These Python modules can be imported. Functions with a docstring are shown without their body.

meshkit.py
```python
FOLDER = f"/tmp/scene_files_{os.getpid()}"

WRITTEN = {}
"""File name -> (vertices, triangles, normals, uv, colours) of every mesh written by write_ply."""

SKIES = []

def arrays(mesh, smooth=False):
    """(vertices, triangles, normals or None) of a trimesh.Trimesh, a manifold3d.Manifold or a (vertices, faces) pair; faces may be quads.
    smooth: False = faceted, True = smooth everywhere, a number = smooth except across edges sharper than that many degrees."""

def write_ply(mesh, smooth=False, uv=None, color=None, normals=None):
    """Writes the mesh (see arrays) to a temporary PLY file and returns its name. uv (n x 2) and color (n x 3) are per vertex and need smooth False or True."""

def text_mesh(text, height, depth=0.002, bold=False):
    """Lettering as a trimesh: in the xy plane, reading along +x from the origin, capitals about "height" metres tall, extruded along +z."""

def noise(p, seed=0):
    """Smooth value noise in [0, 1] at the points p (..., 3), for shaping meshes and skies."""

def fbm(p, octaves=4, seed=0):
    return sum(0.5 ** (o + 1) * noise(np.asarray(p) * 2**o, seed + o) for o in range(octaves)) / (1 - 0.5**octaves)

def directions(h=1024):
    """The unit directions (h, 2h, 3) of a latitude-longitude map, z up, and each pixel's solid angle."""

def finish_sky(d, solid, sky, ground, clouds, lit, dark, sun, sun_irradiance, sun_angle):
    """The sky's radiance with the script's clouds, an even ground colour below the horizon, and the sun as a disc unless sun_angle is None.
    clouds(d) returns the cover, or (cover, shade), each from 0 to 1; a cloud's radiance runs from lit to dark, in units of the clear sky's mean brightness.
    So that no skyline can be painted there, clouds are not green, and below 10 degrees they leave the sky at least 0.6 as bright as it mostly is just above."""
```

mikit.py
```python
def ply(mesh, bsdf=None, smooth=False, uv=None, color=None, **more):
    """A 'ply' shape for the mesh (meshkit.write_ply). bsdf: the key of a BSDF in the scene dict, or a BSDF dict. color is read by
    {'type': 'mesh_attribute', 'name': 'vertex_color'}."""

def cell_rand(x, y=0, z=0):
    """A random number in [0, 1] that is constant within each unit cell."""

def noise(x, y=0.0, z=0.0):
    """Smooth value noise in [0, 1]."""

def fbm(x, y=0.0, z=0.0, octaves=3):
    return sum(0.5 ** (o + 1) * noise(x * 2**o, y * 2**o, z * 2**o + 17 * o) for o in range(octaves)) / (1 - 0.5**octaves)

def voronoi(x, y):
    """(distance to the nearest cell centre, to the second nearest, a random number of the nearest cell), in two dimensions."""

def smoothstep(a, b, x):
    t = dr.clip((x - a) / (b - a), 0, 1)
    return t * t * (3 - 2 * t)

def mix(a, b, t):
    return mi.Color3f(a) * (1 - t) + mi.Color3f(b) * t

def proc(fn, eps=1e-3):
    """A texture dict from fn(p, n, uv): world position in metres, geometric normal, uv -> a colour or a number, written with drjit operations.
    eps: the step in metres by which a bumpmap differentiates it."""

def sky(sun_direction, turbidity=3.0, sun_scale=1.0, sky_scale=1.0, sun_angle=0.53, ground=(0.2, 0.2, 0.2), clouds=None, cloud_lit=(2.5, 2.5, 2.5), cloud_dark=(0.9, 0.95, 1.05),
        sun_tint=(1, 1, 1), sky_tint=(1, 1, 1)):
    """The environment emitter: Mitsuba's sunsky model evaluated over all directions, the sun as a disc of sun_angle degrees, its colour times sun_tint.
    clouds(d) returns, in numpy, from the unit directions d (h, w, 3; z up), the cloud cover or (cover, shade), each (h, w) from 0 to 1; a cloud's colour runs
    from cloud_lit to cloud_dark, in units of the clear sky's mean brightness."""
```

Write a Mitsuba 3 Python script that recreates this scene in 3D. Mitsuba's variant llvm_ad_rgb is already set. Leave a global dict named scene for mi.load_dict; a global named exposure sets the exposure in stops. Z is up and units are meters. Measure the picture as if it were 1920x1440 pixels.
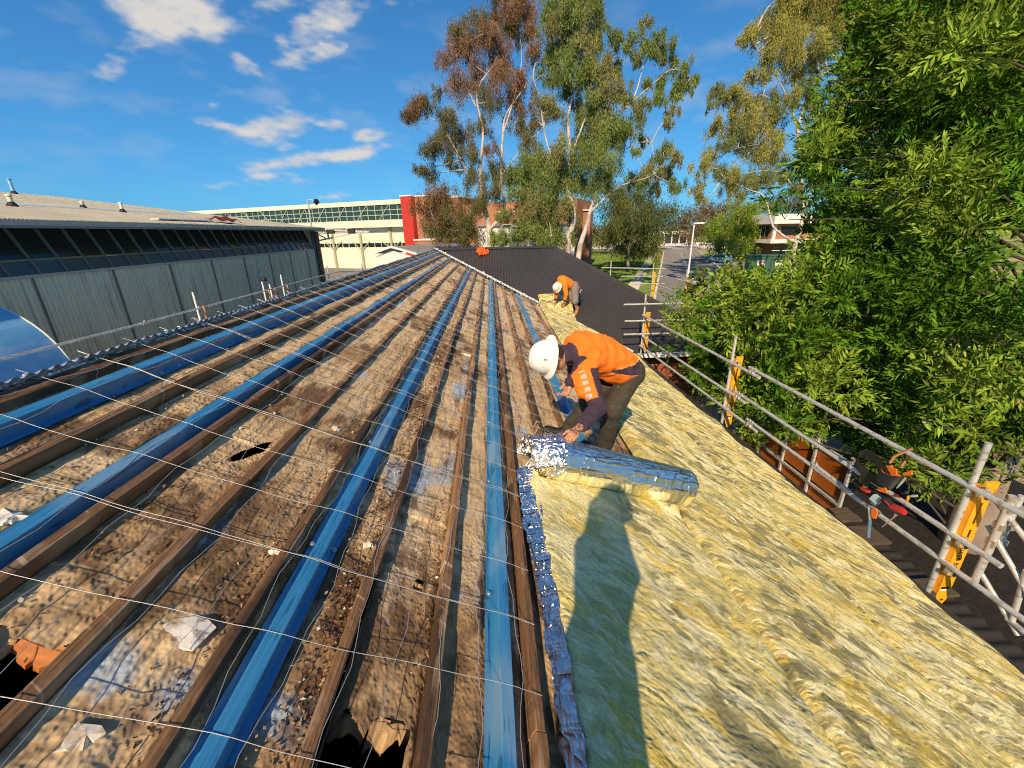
import math, numpy as np, trimesh, mitsuba as mi, drjit as dr, mikit, meshkit
from mikit import proc, noise, fbm, voronoi, smoothstep, mix
T = mi.ScalarTransform4f
scene, labels = {}, {}

# ---------------------------------------------------------------- camera, sky, exposure
# World: x across the stripped roof slope (to the right), y along its purlins, z up, metres; the camera is at the origin.
FOCAL, PITCH, ROLL, YAW = 784.5, math.radians(19.97), math.radians(-1.19), math.radians(2.49)
_h = np.array([math.sin(YAW), math.cos(YAW), 0]); _r = np.array([math.cos(YAW), -math.sin(YAW), 0]); _z = np.array([0, 0, 1.0])
CF = _h * math.cos(PITCH) - _z * math.sin(PITCH)
_u = _h * math.sin(PITCH) + _z * math.cos(PITCH)
CR = _r * math.cos(ROLL) + _u * math.sin(ROLL); CU = _u * math.cos(ROLL) - _r * math.sin(ROLL)
scene['camera'] = {'type': 'perspective', 'fov': 2 * math.degrees(math.atan(960 / FOCAL)), 'fov_axis': 'x', 'near_clip': 0.02, 'far_clip': 3000.0,
                   'to_world': T().look_at(origin=[0, 0, 0], target=CF.tolist(), up=CU.tolist())}
SUN = np.array([-0.236, -0.791, 0.565]); SUN /= np.linalg.norm(SUN)
CLOUDS = [  # azimuth from +y to the right, elevation (degrees), half sizes, tilt, density
    (-30.1,18.9,4.6,2.0,2,1),(-21.3,21.0,3.8,1.0,23,.62),(-17.1,19.9,5.1,1.3,27,.85),(-19.4,17.2,3.8,.9,17,.85),(-35.5,14.2,1.5,.8,39,.8),(-33.4,16.3,1.5,.8,30,.7),(-24.8,15.8,1.3,1.1,-13,.75),
    (-22.7,11.0,3.9,1.4,10,1),(-23.2,9.5,2.3,.9,3,.8),(-17.8,11.3,1.8,.6,3,.8),(-28.5,10.8,1.9,.6,-3,.8),(-19.2,8.2,7.2,.8,10,1),(-25.3,6.5,2.1,.7,2,.7),(-13.5,10.7,2.2,.7,10,.75),(-28.5,5.3,3,.5,6,.55),
    (-21.7,6.2,2.8,.7,1,.5),(-17.4,4.6,2.5,.5,10,.7),(-33.1,5.2,3.4,.5,2,.4),(-7.6,22.3,3.2,.5,10,.5),(-25.6,5.1,2.1,.5,1,.5),(-28.2,12.3,.7,.3,6,.6),
    (75,30,16,5,5,.9),(120,22,20,6,0,.9),(-120,34,18,6,8,.9),(170,45,20,7,0,.8),(-80,18,9,2,0,.7),(20,55,14,5,10,.6),(-28,34,8,2.6,15,.9)]
def clouds(d):
    az = np.degrees(np.arctan2(d[..., 0], d[..., 1])); el = np.degrees(np.arcsin(np.clip(d[..., 2], -1, 1)))
    cov = np.zeros(az.shape)
    for a, e, w, h, t, k in CLOUDS:
        x = (az - a + 180) % 360 - 180; x = x * np.cos(np.radians(el)); y = el - e; c, s = math.cos(math.radians(t)), math.sin(math.radians(t))
        q = ((x * c + y * s) / w) ** 2 + ((-x * s + y * c) / h) ** 2
        cov = np.maximum(cov, k * np.clip(1.25 - q * .8, 0, 1.1))
    n1, n2 = np.full(az.shape, .5), np.full(az.shape, .5); m = (cov > 0) | (np.abs(el - 14) < 12); q = d[m]
    n1[m] = meshkit.fbm(np.stack([q[:, 0] * 16, q[:, 1] * 16, q[:, 2] * 34], -1), 5, 3); m2 = cov > 0; q = d[m2]
    n2[m2] = meshkit.fbm(np.stack([q[:, 0] * 60 + q[:, 2] * 30, q[:, 1] * 60, q[:, 2] * 130], -1), 4, 9)
    c = np.clip((cov * 1.15 + (n1 - .5) * 2.3 + (n2 - .5) * 1.3 - .20) / 1.45, 0, 1) * (cov > 0)
    haze = np.clip((n1 - .47) * .8, 0, .22) * np.clip(1 - np.abs(el - 14) / 12, 0, 1)
    return np.clip(c * c * (3 - 2 * c) * .95 + haze, 0, 1), np.clip(.55 - n1 * .9, 0, .6)
scene['sky'] = mikit.sky(SUN.tolist(), turbidity=2.6, sun_scale=1.4, sky_scale=.98, sky_tint=(.41, 1.03, 1.46), sun_tint=(1.0, .95, .86), clouds=clouds,
                         cloud_lit=(2.8, 2.7, 2.6), cloud_dark=(1.7, 1.8, 1.9))
exposure = 1.5

# ---------------------------------------------------------------- helpers
def ray(px, py):
    "direction of unit depth through a point of the 1920 x 1440 photograph"
    return CF + CR * (px - 960) / FOCAL + CU * (720 - py) / FOCAL
def at(px, py, depth): return ray(px, py) * depth
def onx(px, py, X): d = ray(px, py); return d * X / d[0]
def ony(px, py, Y): d = ray(px, py); return d * Y / d[1]
def onz(px, py, Z): d = ray(px, py); return d * Z / d[2]
def sstep(a, b, x): t = np.clip((np.asarray(x, float) - a) / (b - a), 0, 1); return t * t * (3 - 2 * t)
def nz(v): v = np.asarray(v, float); return v / np.maximum(np.linalg.norm(v, axis=-1, keepdims=True), 1e-12)
def frame(d, up=(0, 0, 1)):
    d = nz(d); a = np.cross(d, up)
    if np.linalg.norm(a) < 1e-3: a = np.cross(d, (1, 0, 0))
    a = nz(a); return a, np.cross(a, d), d

class MB:
    "collects geometry for one mesh"
    def __init__(s): s.v, s.f, s.c, s.n = [], [], [], 0
    def add(s, v, f, col=None):
        v = np.asarray(v, float).reshape(-1, 3); f = np.asarray(f, int)
        if f.shape[1] == 4: f = np.vstack([f[:, [0, 1, 2]], f[:, [0, 2, 3]]])
        s.v.append(v); s.f.append(f + s.n); s.n += len(v)
        if col is not None: s.c.append(np.broadcast_to(np.asarray(col, float), (len(v), 3)))
        return s
    def box(s, c, size, ax=None, col=None, bevel=0):
        x, y, z = np.array(size) / 2.0
        q = np.array([[i, j, k] for k in (-1, 1) for j in (-1, 1) for i in (-1, 1)], float) * (x, y, z)
        f = [[0, 2, 3, 1], [4, 5, 7, 6], [0, 1, 5, 4], [2, 6, 7, 3], [0, 4, 6, 2], [1, 3, 7, 5]]
        if ax is not None: q = q @ np.asarray(ax)
        return s.add(q + np.asarray(c), f, col)
    def beam(s, a, b, w, h, up=(0, 0, 1), col=None):
        a, b = np.asarray(a, float), np.asarray(b, float); r, u, d = frame(b - a, up)
        return s.box((a + b) / 2, (w, np.linalg.norm(b - a), h), np.array([r, d, u]), col)
    def tube(s, path, r, n=8, cap=True, col=None):
        P = np.asarray(path, float); R = np.broadcast_to(np.asarray(r, float), (len(P),))
        t = np.gradient(P, axis=0) if len(P) > 2 else np.repeat([P[1] - P[0]], 2, 0); t = nz(t)
        a, b, _ = frame(t[0]); A = np.linspace(0, 2 * np.pi, n, endpoint=False); rings = []
        for i in range(len(P)):
            a = nz(a - t[i] * (a @ t[i])); b = np.cross(t[i], a)
            rings.append(P[i] + R[i] * (np.cos(A)[:, None] * a + np.sin(A)[:, None] * b))
        v = np.vstack(rings); k = np.arange(n); f = []
        for i in range(len(P) - 1): f.append(np.stack([i * n + k, i * n + (k + 1) % n, (i + 1) * n + (k + 1) % n, (i + 1) * n + k], 1))
        f = np.vstack(f); f = np.vstack([f[:, [0, 1, 2]], f[:, [0, 2, 3]]])
        if cap:
            m = len(v); v = np.vstack([v, P[0], P[-1]]); e = (len(P) - 1) * n
            f = np.vstack([f, np.stack([k * 0 + m, (k + 1) % n, k], 1), np.stack([k * 0 + m + 1, e + k, e + (k + 1) % n], 1)])
        return s.add(v, f, col)
    def grid(s, P, col=None, keep=None, flip=False):
        P = np.asarray(P, float); m, n = P.shape[:2]; i = np.arange(m * n).reshape(m, n)
        q = np.stack([i[:-1, :-1], i[1:, :-1], i[1:, 1:], i[:-1, 1:]], -1)
        q = q[keep] if keep is not None else q.reshape(-1, 4)
        if flip: q = q[:, ::-1]
        return s.add(P.reshape(-1, 3), q, None if col is None else np.asarray(col).reshape(-1, 3))
    def prism(s, poly, o, ax, ay, az, depth, col=None):
        "2-d polygon (list of points) extruded: o + x ax + y ay, from 0 to depth along az"
        import shapely.geometry as sg
        p = sg.Polygon(poly).buffer(0); g = getattr(p, 'geoms', [p])
        for q in g:
            m = trimesh.creation.extrude_polygon(q, depth, engine='earcut'); v = np.array(m.vertices)
            s.add(np.asarray(o) + v[:, :1] * ax + v[:, 1:2] * ay + v[:, 2:] * az, m.faces, col)
        return s
    def lathe(s, prof, o, d, n=20, up=(0, 0, 1), col=None):
        "profile of (radius, along) turned about the direction d"
        a, b, d = frame(d, up); A = np.linspace(0, 2 * np.pi, n, endpoint=False); pr = np.asarray(prof, float)
        v = np.vstack([np.asarray(o) + d * h + r * (np.cos(A)[:, None] * a + np.sin(A)[:, None] * b) for r, h in pr]); k = np.arange(n)
        return s.add(v, np.vstack([np.stack([i * n + k, (i + 1) * n + k, (i + 1) * n + (k + 1) % n, i * n + (k + 1) % n], 1) for i in range(len(pr) - 1)])[:, ::-1], col)
    def mesh(s): return np.vstack(s.v), np.vstack(s.f)
    def cols(s): return np.vstack(s.c) if s.c else None

_count = {}
def numbered(name, parent=None):
    key = name if parent is None else parent + '__' + name
    k = _count.get(key, 0); _count[key] = k + 1
    return key if k == 0 else f'{key}_{k:03d}'
def tag(key, label=None, cat=None, group=None, kind=None):
    d = labels.setdefault(key, {})
    for k, v in (('label', label), ('category', cat), ('group', group), ('kind', kind)):
        if v: d[k] = v
    return key
def thing(name, label, cat, group=None): return tag(numbered(name), label, cat, group)
def put(name, mesh, bsdf, parent=None, smooth=False, label=None, cat=None, group=None, kind=None):
    key = numbered(name, parent); col = None
    if isinstance(mesh, MB): col = mesh.cols(); mesh = mesh.mesh()
    if col is not None and smooth not in (True, False): smooth = True
    scene[key] = mikit.ply(mesh, bsdf, smooth=smooth, color=col)
    if label or cat or group or kind: tag(key, label, cat, group, kind)
    return key

# surface nets over signed distances: bodies, clothes, soft things
class SDF:
    def __init__(s, lo, hi, h):
        s.h = h; s.lo = np.asarray(lo, float); s.n = np.ceil((np.asarray(hi) - s.lo) / h).astype(int) + 1; s.g = np.full(s.n, 1.0, np.float32)
    def _sub(s, lo, hi):
        a = np.clip(np.floor((lo - s.lo) / s.h).astype(int), 0, s.n); b = np.clip(np.ceil((hi - s.lo) / s.h).astype(int) + 1, 0, s.n)
        sl = tuple(slice(i, j) for i, j in zip(a, b))
        X = np.meshgrid(*[s.lo[k] + s.h * np.arange(a[k], b[k]) for k in range(3)], indexing='ij'); return sl, np.stack(X, -1)
    def _join(s, sl, d, k):
        g = s.g[sl]; hh = np.clip(.5 + .5 * (g - d) / k, 0, 1) if k > 0 else (g > d) * 1.0
        s.g[sl] = g * (1 - hh) + d * hh - k * hh * (1 - hh)
    def cap(s, a, b, ra, rb, k=.02, flat=None):
        "tapered capsule; flat = (direction, factor) squeezes it across"
        a, b = np.asarray(a, float), np.asarray(b, float); m = max(ra, rb) * (1.0 if flat is None else 1.0) + 2.5 * k + 2 * s.h
        if flat is not None: m *= 1.3
        sl, X = s._sub(np.minimum(a, b) - m, np.maximum(a, b) + m); ab = b - a
        t = np.clip(((X - a) @ ab) / max(ab @ ab, 1e-9), 0, 1); q = X - a - t[..., None] * ab
        if flat is not None:
            n = nz(flat[0]); q = q + (q @ n)[..., None] * n * (1 / flat[1] - 1)
        s._join(sl, np.linalg.norm(q, axis=-1) - (ra + (rb - ra) * t), k); return s
    def ell(s, c, R, ax=None, k=.02):
        c, R = np.asarray(c, float), np.asarray(R, float); m = R.max() + 2.5 * k + 2 * s.h; sl, X = s._sub(c - m, c + m); q = X - c
        if ax is not None: q = q @ np.asarray(ax).T
        k0 = np.linalg.norm(q / R, axis=-1); k1 = np.linalg.norm(q / (R * R), axis=-1)
        s._join(sl, np.where(k1 > 1e-6, k0 * (k0 - 1) / np.maximum(k1, 1e-6), -R.min()), k); return s
    def cut(s, p, n, c=None, r=0):
        "keeps the side the normal points away from; c, r: only within r of c"
        n = nz(n); X = np.meshgrid(*[s.lo[k] + s.h * np.arange(s.n[k]) for k in range(3)], indexing='ij')
        d = sum((X[k] - p[k]) * n[k] for k in range(3))
        if c is not None: d = np.where(sum((X[k] - c[k]) ** 2 for k in range(3)) < r * r, d, -1.0)
        s.g = np.maximum(s.g, d.astype(np.float32)); return s
    def warp(s, fn):
        X = np.stack(np.meshgrid(*[s.lo[k] + s.h * np.arange(s.n[k]) for k in range(3)], indexing='ij'), -1)
        near = np.abs(s.g) < .04; s.g[near] += fn(X[near]).astype(np.float32); return s
    def mesh(s):
        g = np.pad(s.g, 1, constant_values=1.0); ins = g < 0; n = np.array(g.shape)
        c = [ins[i:n[0] - 1 + i, j:n[1] - 1 + j, k:n[2] - 1 + k] for i in (0, 1) for j in (0, 1) for k in (0, 1)]
        tot = sum(x.astype(np.int8) for x in c); act = (tot > 0) & (tot < 8); idx = np.argwhere(act); ID = np.full(act.shape, -1); ID[act] = np.arange(len(idx))
        acc = np.zeros((len(idx), 3)); w = np.zeros(len(idx)); cor = np.array([[i, j, k] for i in (0, 1) for j in (0, 1) for k in (0, 1)])
        val = [g[tuple((idx + o).T)] for o in cor]
        for a in range(8):
            for b in range(a + 1, 8):
                if np.abs(cor[a] - cor[b]).sum() == 1:
                    x = (val[a] < 0) != (val[b] < 0); t = np.where(x, val[a] / np.where(x, val[a] - val[b], 1), 0)
                    acc += x[:, None] * (cor[a] + t[:, None] * (cor[b] - cor[a])); w += x
        V = s.lo + (idx + acc / w[:, None] - 1) * s.h; F = []
        for k in range(3):
            e = np.eye(3, dtype=int)[k]; A = ins[tuple(slice(0, n[m] - e[m]) for m in range(3))]; B = ins[tuple(slice(e[m], n[m]) for m in range(3))]
            p = np.argwhere(A != B); sg = A[tuple(p.T)]; u, v = np.eye(3, dtype=int)[(k + 1) % 3], np.eye(3, dtype=int)[(k + 2) % 3]
            ok = (p[:, (k + 1) % 3] > 0) & (p[:, (k + 2) % 3] > 0); p, sg = p[ok], sg[ok]
            q = np.stack([ID[tuple((p - u - v).T)], ID[tuple((p - v).T)], ID[tuple(p.T)], ID[tuple((p - u).T)]], 1)
            F.append(np.where(sg[:, None], q, q[:, ::-1]))
        F = np.vstack(F); return V, np.vstack([F[:, [0, 1, 2]], F[:, [0, 2, 3]]])
# ---------------------------------------------------------------- materials
def principled(color, rough=.6, **k): return {'type': 'twosided', 'bsdf': {'type': 'principled', 'base_color': color if isinstance(color, dict) else {'type': 'rgb', 'value': list(color)}, 'roughness': rough, **k}}
def mat(name, color, rough=.6, bump=None, **k):
    b = principled(color, rough, **k)
    if bump: b = {'type': 'twosided', 'bsdf': {'type': 'bumpmap', 'arbitrary': bump[0], 'scale': bump[1], 'bsdf': b['bsdf']}}
    scene[name] = b; return name
VC = {'type': 'mesh_attribute', 'name': 'vertex_color'}
SN, CS = math.sin(math.radians(24)), math.cos(math.radians(24))
def slope(p): return p.x * CS - p.z * SN            # distance down the stripped slope

def timber_c(p, n, uv):
    s = slope(p); g = fbm(s * 110, p.y * 2.2, p.z * 30, 4); b = fbm(s * 9, p.y * 1.3, 3.1, 4); k = dr.floor(p.y * .27 + dr.floor(s * 3.1) * .37)
    c = mix((.115, .058, .025), (.32, .175, .082), g * .8 + mikit.cell_rand(k, dr.floor(s * 4 + .3)) * .35 - .08)
    c = mix(c, (.045, .024, .013), smoothstep(.52, .66, b) * .9); c = mix(c, (.42, .30, .19), smoothstep(.60, .72, fbm(s * 40, p.y * 5, 1.0, 3)) * .45)
    c = mix(c, (.58, .45, .30), smoothstep(.80, .88, noise(p.y * 46 + s * 22, s * 6, 2)) * smoothstep(.50, .62, noise(p.y * 2.3, s * 5, 7)) * .75)
    return mix(c, (.03, .018, .01), smoothstep(.82, .87, noise(s * 70, p.y * 3.5, 9)) * .8)
mat('timber', proc(timber_c), .7, (proc(lambda p, n, uv: fbm(slope(p) * 260, p.y * 7, p.z * 60, 3) + .5 * fbm(slope(p) * 60, p.y * 40, 2, 2), .001), .006))
def mat_c(p, n, uv):
    s = slope(p); a = fbm(s * 2.6, p.y * 1.6, 0, 4); b = fbm(s * 7, p.y * 5, 5, 3); w = fbm(s * 7, p.y * 1.3, 9.0, 3); f = noise(s * 85, p.y * 40, 3); sh = fbm(s * 42, p.y * 6.5, 13, 4); cr = fbm(s * 9, p.y * 30, 21, 3)
    c = mix((.50, .325, .15), (.70, .53, .315), b)
    c = mix(c, (.24, .13, .052), smoothstep(.50, .70, a) * .7); c = mix(c, (.62, .54, .42), smoothstep(.60, .72, w) * .45)
    c = mix(c, (.36, .47, .57), smoothstep(.74, .82, noise(s * 3.3, p.y * 3.6, 31) * .7 + .3 * w) * .8)
    c = mix(c, (.20, .12, .06), smoothstep(.55, .72, sh) * .5); c = mix(c, (.20, .12, .06), smoothstep(.58, .70, cr) * .5)
    d = smoothstep(.54, .64, fbm(s * 11, p.y * 6, 7, 5) * .55 + a * .45); c = mix(c, (.095, .052, .022), d * .8)
    return c * (.86 + .24 * f)
def mat_b(p, n, uv):
    s = slope(p); return .5 * fbm(s * 50, p.y * 9, 4, 3) + .35 * fbm(s * 12, p.y * 34, 2, 3) + .3 * noise(s * 120, p.y * 90, 4)
mat('old_mat', proc(mat_c), .8, (proc(mat_b, .003), .016))
def wool_uv(p):
    s = slope(p); a, b = s * .86 - p.y * .51, s * .51 + p.y * .86; w1, w2 = fbm(s * 9, p.y * 9, 1, 4), fbm(s * 6, p.y * 6, 7, 4)
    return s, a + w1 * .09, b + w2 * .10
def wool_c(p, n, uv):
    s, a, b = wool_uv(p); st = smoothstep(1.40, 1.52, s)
    fib = fbm(a * 19, b * 50, 2, 4); m = fbm(a * 4.2, b * 6, 4, 5); t = fbm(a * 10, b * 20, 8, 5); g = fbm(a * 2.6, b * 3.6, 14, 5)
    c = mix((.76, .69, .35), (.66, .55, .18), smoothstep(.40, .62, m))
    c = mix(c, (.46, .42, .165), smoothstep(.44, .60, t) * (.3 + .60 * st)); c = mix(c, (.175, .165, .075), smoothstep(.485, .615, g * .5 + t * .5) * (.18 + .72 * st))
    c = mix(c, (.66, .47, .055), smoothstep(.57, .70, fbm(a * 4, b * 9, 11, 4)) * .6); c = mix(c, (.27, .25, .12), smoothstep(.52, .66, fib) * (.2 + .38 * st)); c = mix(c, (.88, .83, .60), smoothstep(.58, .70, fbm(a * 13, b * 42, 6, 4)) * .45)
    return c * (.78 + .40 * noise(a * 110, b * 240, 4))
def wool_b(p, n, uv):
    s, a, b = wool_uv(p); return .8 * fbm(a * 19, b * 44, 2, 4) + .8 * fbm(a * 10, b * 18, 8, 4) + .5 * fbm(s * 55, p.y * 55, 5, 3)
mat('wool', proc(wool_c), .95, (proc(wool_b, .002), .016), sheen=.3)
def foil_b(p, n, uv):
    s = slope(p); v = p.y * 1.0 + p.z * .7; w = fbm(s * 4, v * 7, 0, 3)
    q1 = 1 - dr.abs(2 * fbm(s * 5 + w * 2, v * 26 + w, 3, 2) - 1); q2 = 1 - dr.abs(2 * fbm(s * 15 + w * 3, v * 9 + w * 2, 8, 2) - 1); q1 = q1 * q1; q2 = q2 * q2
    return .55 * w + .30 * q1 * q1 + .24 * q2 * q2
scene['foil'] = {'type': 'twosided', 'bsdf': {'type': 'bumpmap', 'arbitrary': proc(foil_b, .0015), 'scale': .026, 'bsdf': {'type': 'roughconductor', 'material': 'Al', 'alpha': .20}}}
def purlin_c(p, n, uv):
    s = slope(p); d = fbm(s * 8, p.y * 3, 1, 3); e = noise(s * 160, p.y * 7, 2)
    return mix(mix((.022, .185, .42), (.05, .255, .50), e), (.24, .38, .50), smoothstep(.52, .72, d) * .5) * (1 - .45 * smoothstep(.80, .88, noise(s * 190, p.y * 9, 5)))
mat('blue_steel', proc(purlin_c), .36, specular=.6)
mat('wire', (.52, .52, .51), .42, metallic=.35)
def galv_c(p, n, uv):
    d = fbm(p.x * 14, p.y * 6, p.z * 14, 3); return mix(mix((.50, .51, .50), (.66, .66, .64), d), (.30, .25, .19), smoothstep(.62, .74, noise(p.x * 31, p.y * 23, p.z * 31)) * .6)
mat('galv', proc(galv_c), .48, metallic=.35)
mat('steel_clamp', (.52, .50, .46), .4, metallic=.6)
def yellow_c(p, n, uv): return mix((.85, .36, .012), (.62, .22, .01), smoothstep(.55, .75, fbm(p.x * 20, p.y * 20, p.z * 9, 3)))
mat('bracket_yellow', proc(yellow_c), .5)
mat('ink', (.02, .018, .016), .7); mat('white_paint', (.78, .78, .75), .5)
def roof_c(p, n, uv):
    d = fbm(p.x * 1.2, p.y * .5, p.z, 4); e = noise(p.x * 3.3, p.y * 40, p.z * 30)
    return mix(mix((.040, .036, .032), (.062, .056, .048), d), (.13, .12, .10), smoothstep(.90, .97, e) * .5)
mat('dark_sheet', proc(roof_c), .42)
mat('zinc', (.56, .57, .58), .35, metallic=.7); mat('capping_grey', (.52, .53, .52), .5)
def brick_wall_c(p, n, uv):
    q = dr.select(dr.abs(n.x) > dr.abs(n.y), p.y, p.x); r = dr.floor(p.z / .086); u = q / .24 + .5 * (r - 2 * dr.floor(r / 2)); fu, fz = u - dr.floor(u), p.z / .086 - r
    k = mikit.cell_rand(dr.floor(u), r, 4); joint = dr.minimum(smoothstep(0, .05, fu) * smoothstep(0, .05, 1 - fu), smoothstep(0, .12, fz) * smoothstep(0, .12, 1 - fz))
    return mix((.38, .33, .28), mix((.30, .085, .04), (.46, .19, .09), k), joint)
mat('brickwork', proc(brick_wall_c), .85)
def brick_c(p, n, uv):
    k = mikit.cell_rand(dr.floor(p.x / .24 + p.z * 3), dr.floor(p.z / .086), 4); return mix((.26, .07, .035), (.42, .15, .075), k) * (.75 + .45 * fbm(p.x * 40, p.y * 40, p.z * 40, 3))
mat('brick', proc(brick_c), .85); mat('mortar', (.36, .33, .29), .9)
def shed_c(p, n, uv):
    st = fbm(p.y * 2.6, p.z * .25, p.x, 3); return mix((.56, .56, .40), (.66, .645, .45), st) * (1 - .25 * smoothstep(.55, .8, fbm(p.y * 9, p.z * .6, 2, 2))) * mix((1, 1, 1), (.95, .86, .66), smoothstep(-1.6, -4.2, p.z) * .5)
mat('shed_sheet', proc(shed_c), .55)
def oldroof_c(p, n, uv):
    a = fbm(p.x * .55, p.y * .8, 1, 4); b = noise(p.x * 3, p.y * 14, 2); return mix(mix((.28, .27, .235), (.40, .39, .335), a), (.17, .16, .135), smoothstep(.7, .95, b) * .5) * (.80 + .20 * dr.sin(p.y * 65.97 - .6))  # stripes along the ribs: valley dirt plus rib shading put into the colour
mat('old_roof', proc(oldroof_c), .7)
mat('gutter_green', (.34, .37, .33), .5); mat('dark_glass', (.012, .022, .020), .06, specular=.5); mat('green_glass', (.026, .050, .036), .12, specular=.6); mat('mullion', (.14, .17, .16), .6)
mat('clear_sheet', (.40, .43, .45), .3); mat('blue_paint', proc(lambda p, n, uv: mix((.16, .44, .70), (.34, .60, .80), smoothstep(.35, .7, fbm(p.y * 1.5, p.z * 3, p.x * 3, 4)))), .5, specular=.3); mat('cream_paint', proc(lambda p, n, uv: mix((.66, .63, .50), (.75, .73, .60), fbm(p.x * .2, p.y * .2, p.z * 3, 3))), .65)
mat('white_wall', (.74, .73, .70), .65); mat('red_paint', (.50, .035, .02), .5); mat('dark_trim', (.035, .033, .03), .5); mat('grey_roof', (.22, .22, .215), .6)
mat('pale_trim', (.60, .62, .52), .6); mat('black', (.012, .012, .012), .6); mat('black_gloss', (.015, .014, .013), .25); mat('rubber', (.02, .02, .02), .7)
def asphalt_c(p, n, uv): return mix((.125, .115, .105), (.185, .172, .155), fbm(p.x * .25, p.y * .25, 0, 4)) * (.85 + .3 * noise(p.x * 9, p.y * 9, 1))
mat('asphalt', proc(asphalt_c), .85); mat('concrete', proc(lambda p, n, uv: mix((.40, .36, .30), (.52, .48, .41), fbm(p.x * .7, p.y * .7, 0, 4))), .85)
mat('line_paint', (.72, .71, .68), .6)
def ground_c(p, n, uv):
    a = fbm(p.x * .09, p.y * .09, 0, 4); b = fbm(p.x * 1.1, p.y * 1.1, 2, 4); c = mix((.085, .155, .022), (.17, .22, .045), b); return mix(c, (.33, .27, .15), smoothstep(.50, .68, a * .7 + b * .3))
mat('ground_mix', proc(ground_c), .95, (proc(lambda p, n, uv: noise(p.x * 6, p.y * 6, 0) + .5 * noise(p.x * 19, p.y * 19, 3), .02), .08))
mat('dirt', proc(lambda p, n, uv: mix((.16, .11, .07), (.30, .22, .14), fbm(p.x * 3, p.y * 3, 0, 4))), .95)
def bark_pale_c(p, n, uv): return mix(mix((.50, .46, .41), (.33, .28, .235), smoothstep(.45, .7, fbm(p.x * 2.5, p.y * 2.5, p.z * .8, 4))), (.20, .14, .10), smoothstep(.64, .78, fbm(p.x * 5, p.y * 5, p.z * 1.4, 3)))
mat('bark_pale', proc(bark_pale_c), .8)
mat('bark_grey', proc(lambda p, n, uv: mix((.20, .15, .11), (.34, .28, .22), fbm(p.x * 6, p.y * 6, p.z * 1.5, 4))), .9)
scene['leaf'] = {'type': 'principledthin', 'base_color': VC, 'roughness': .27, 'diff_trans': .14, 'spec_trans': 0.0, 'eta': 1.45}
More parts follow.
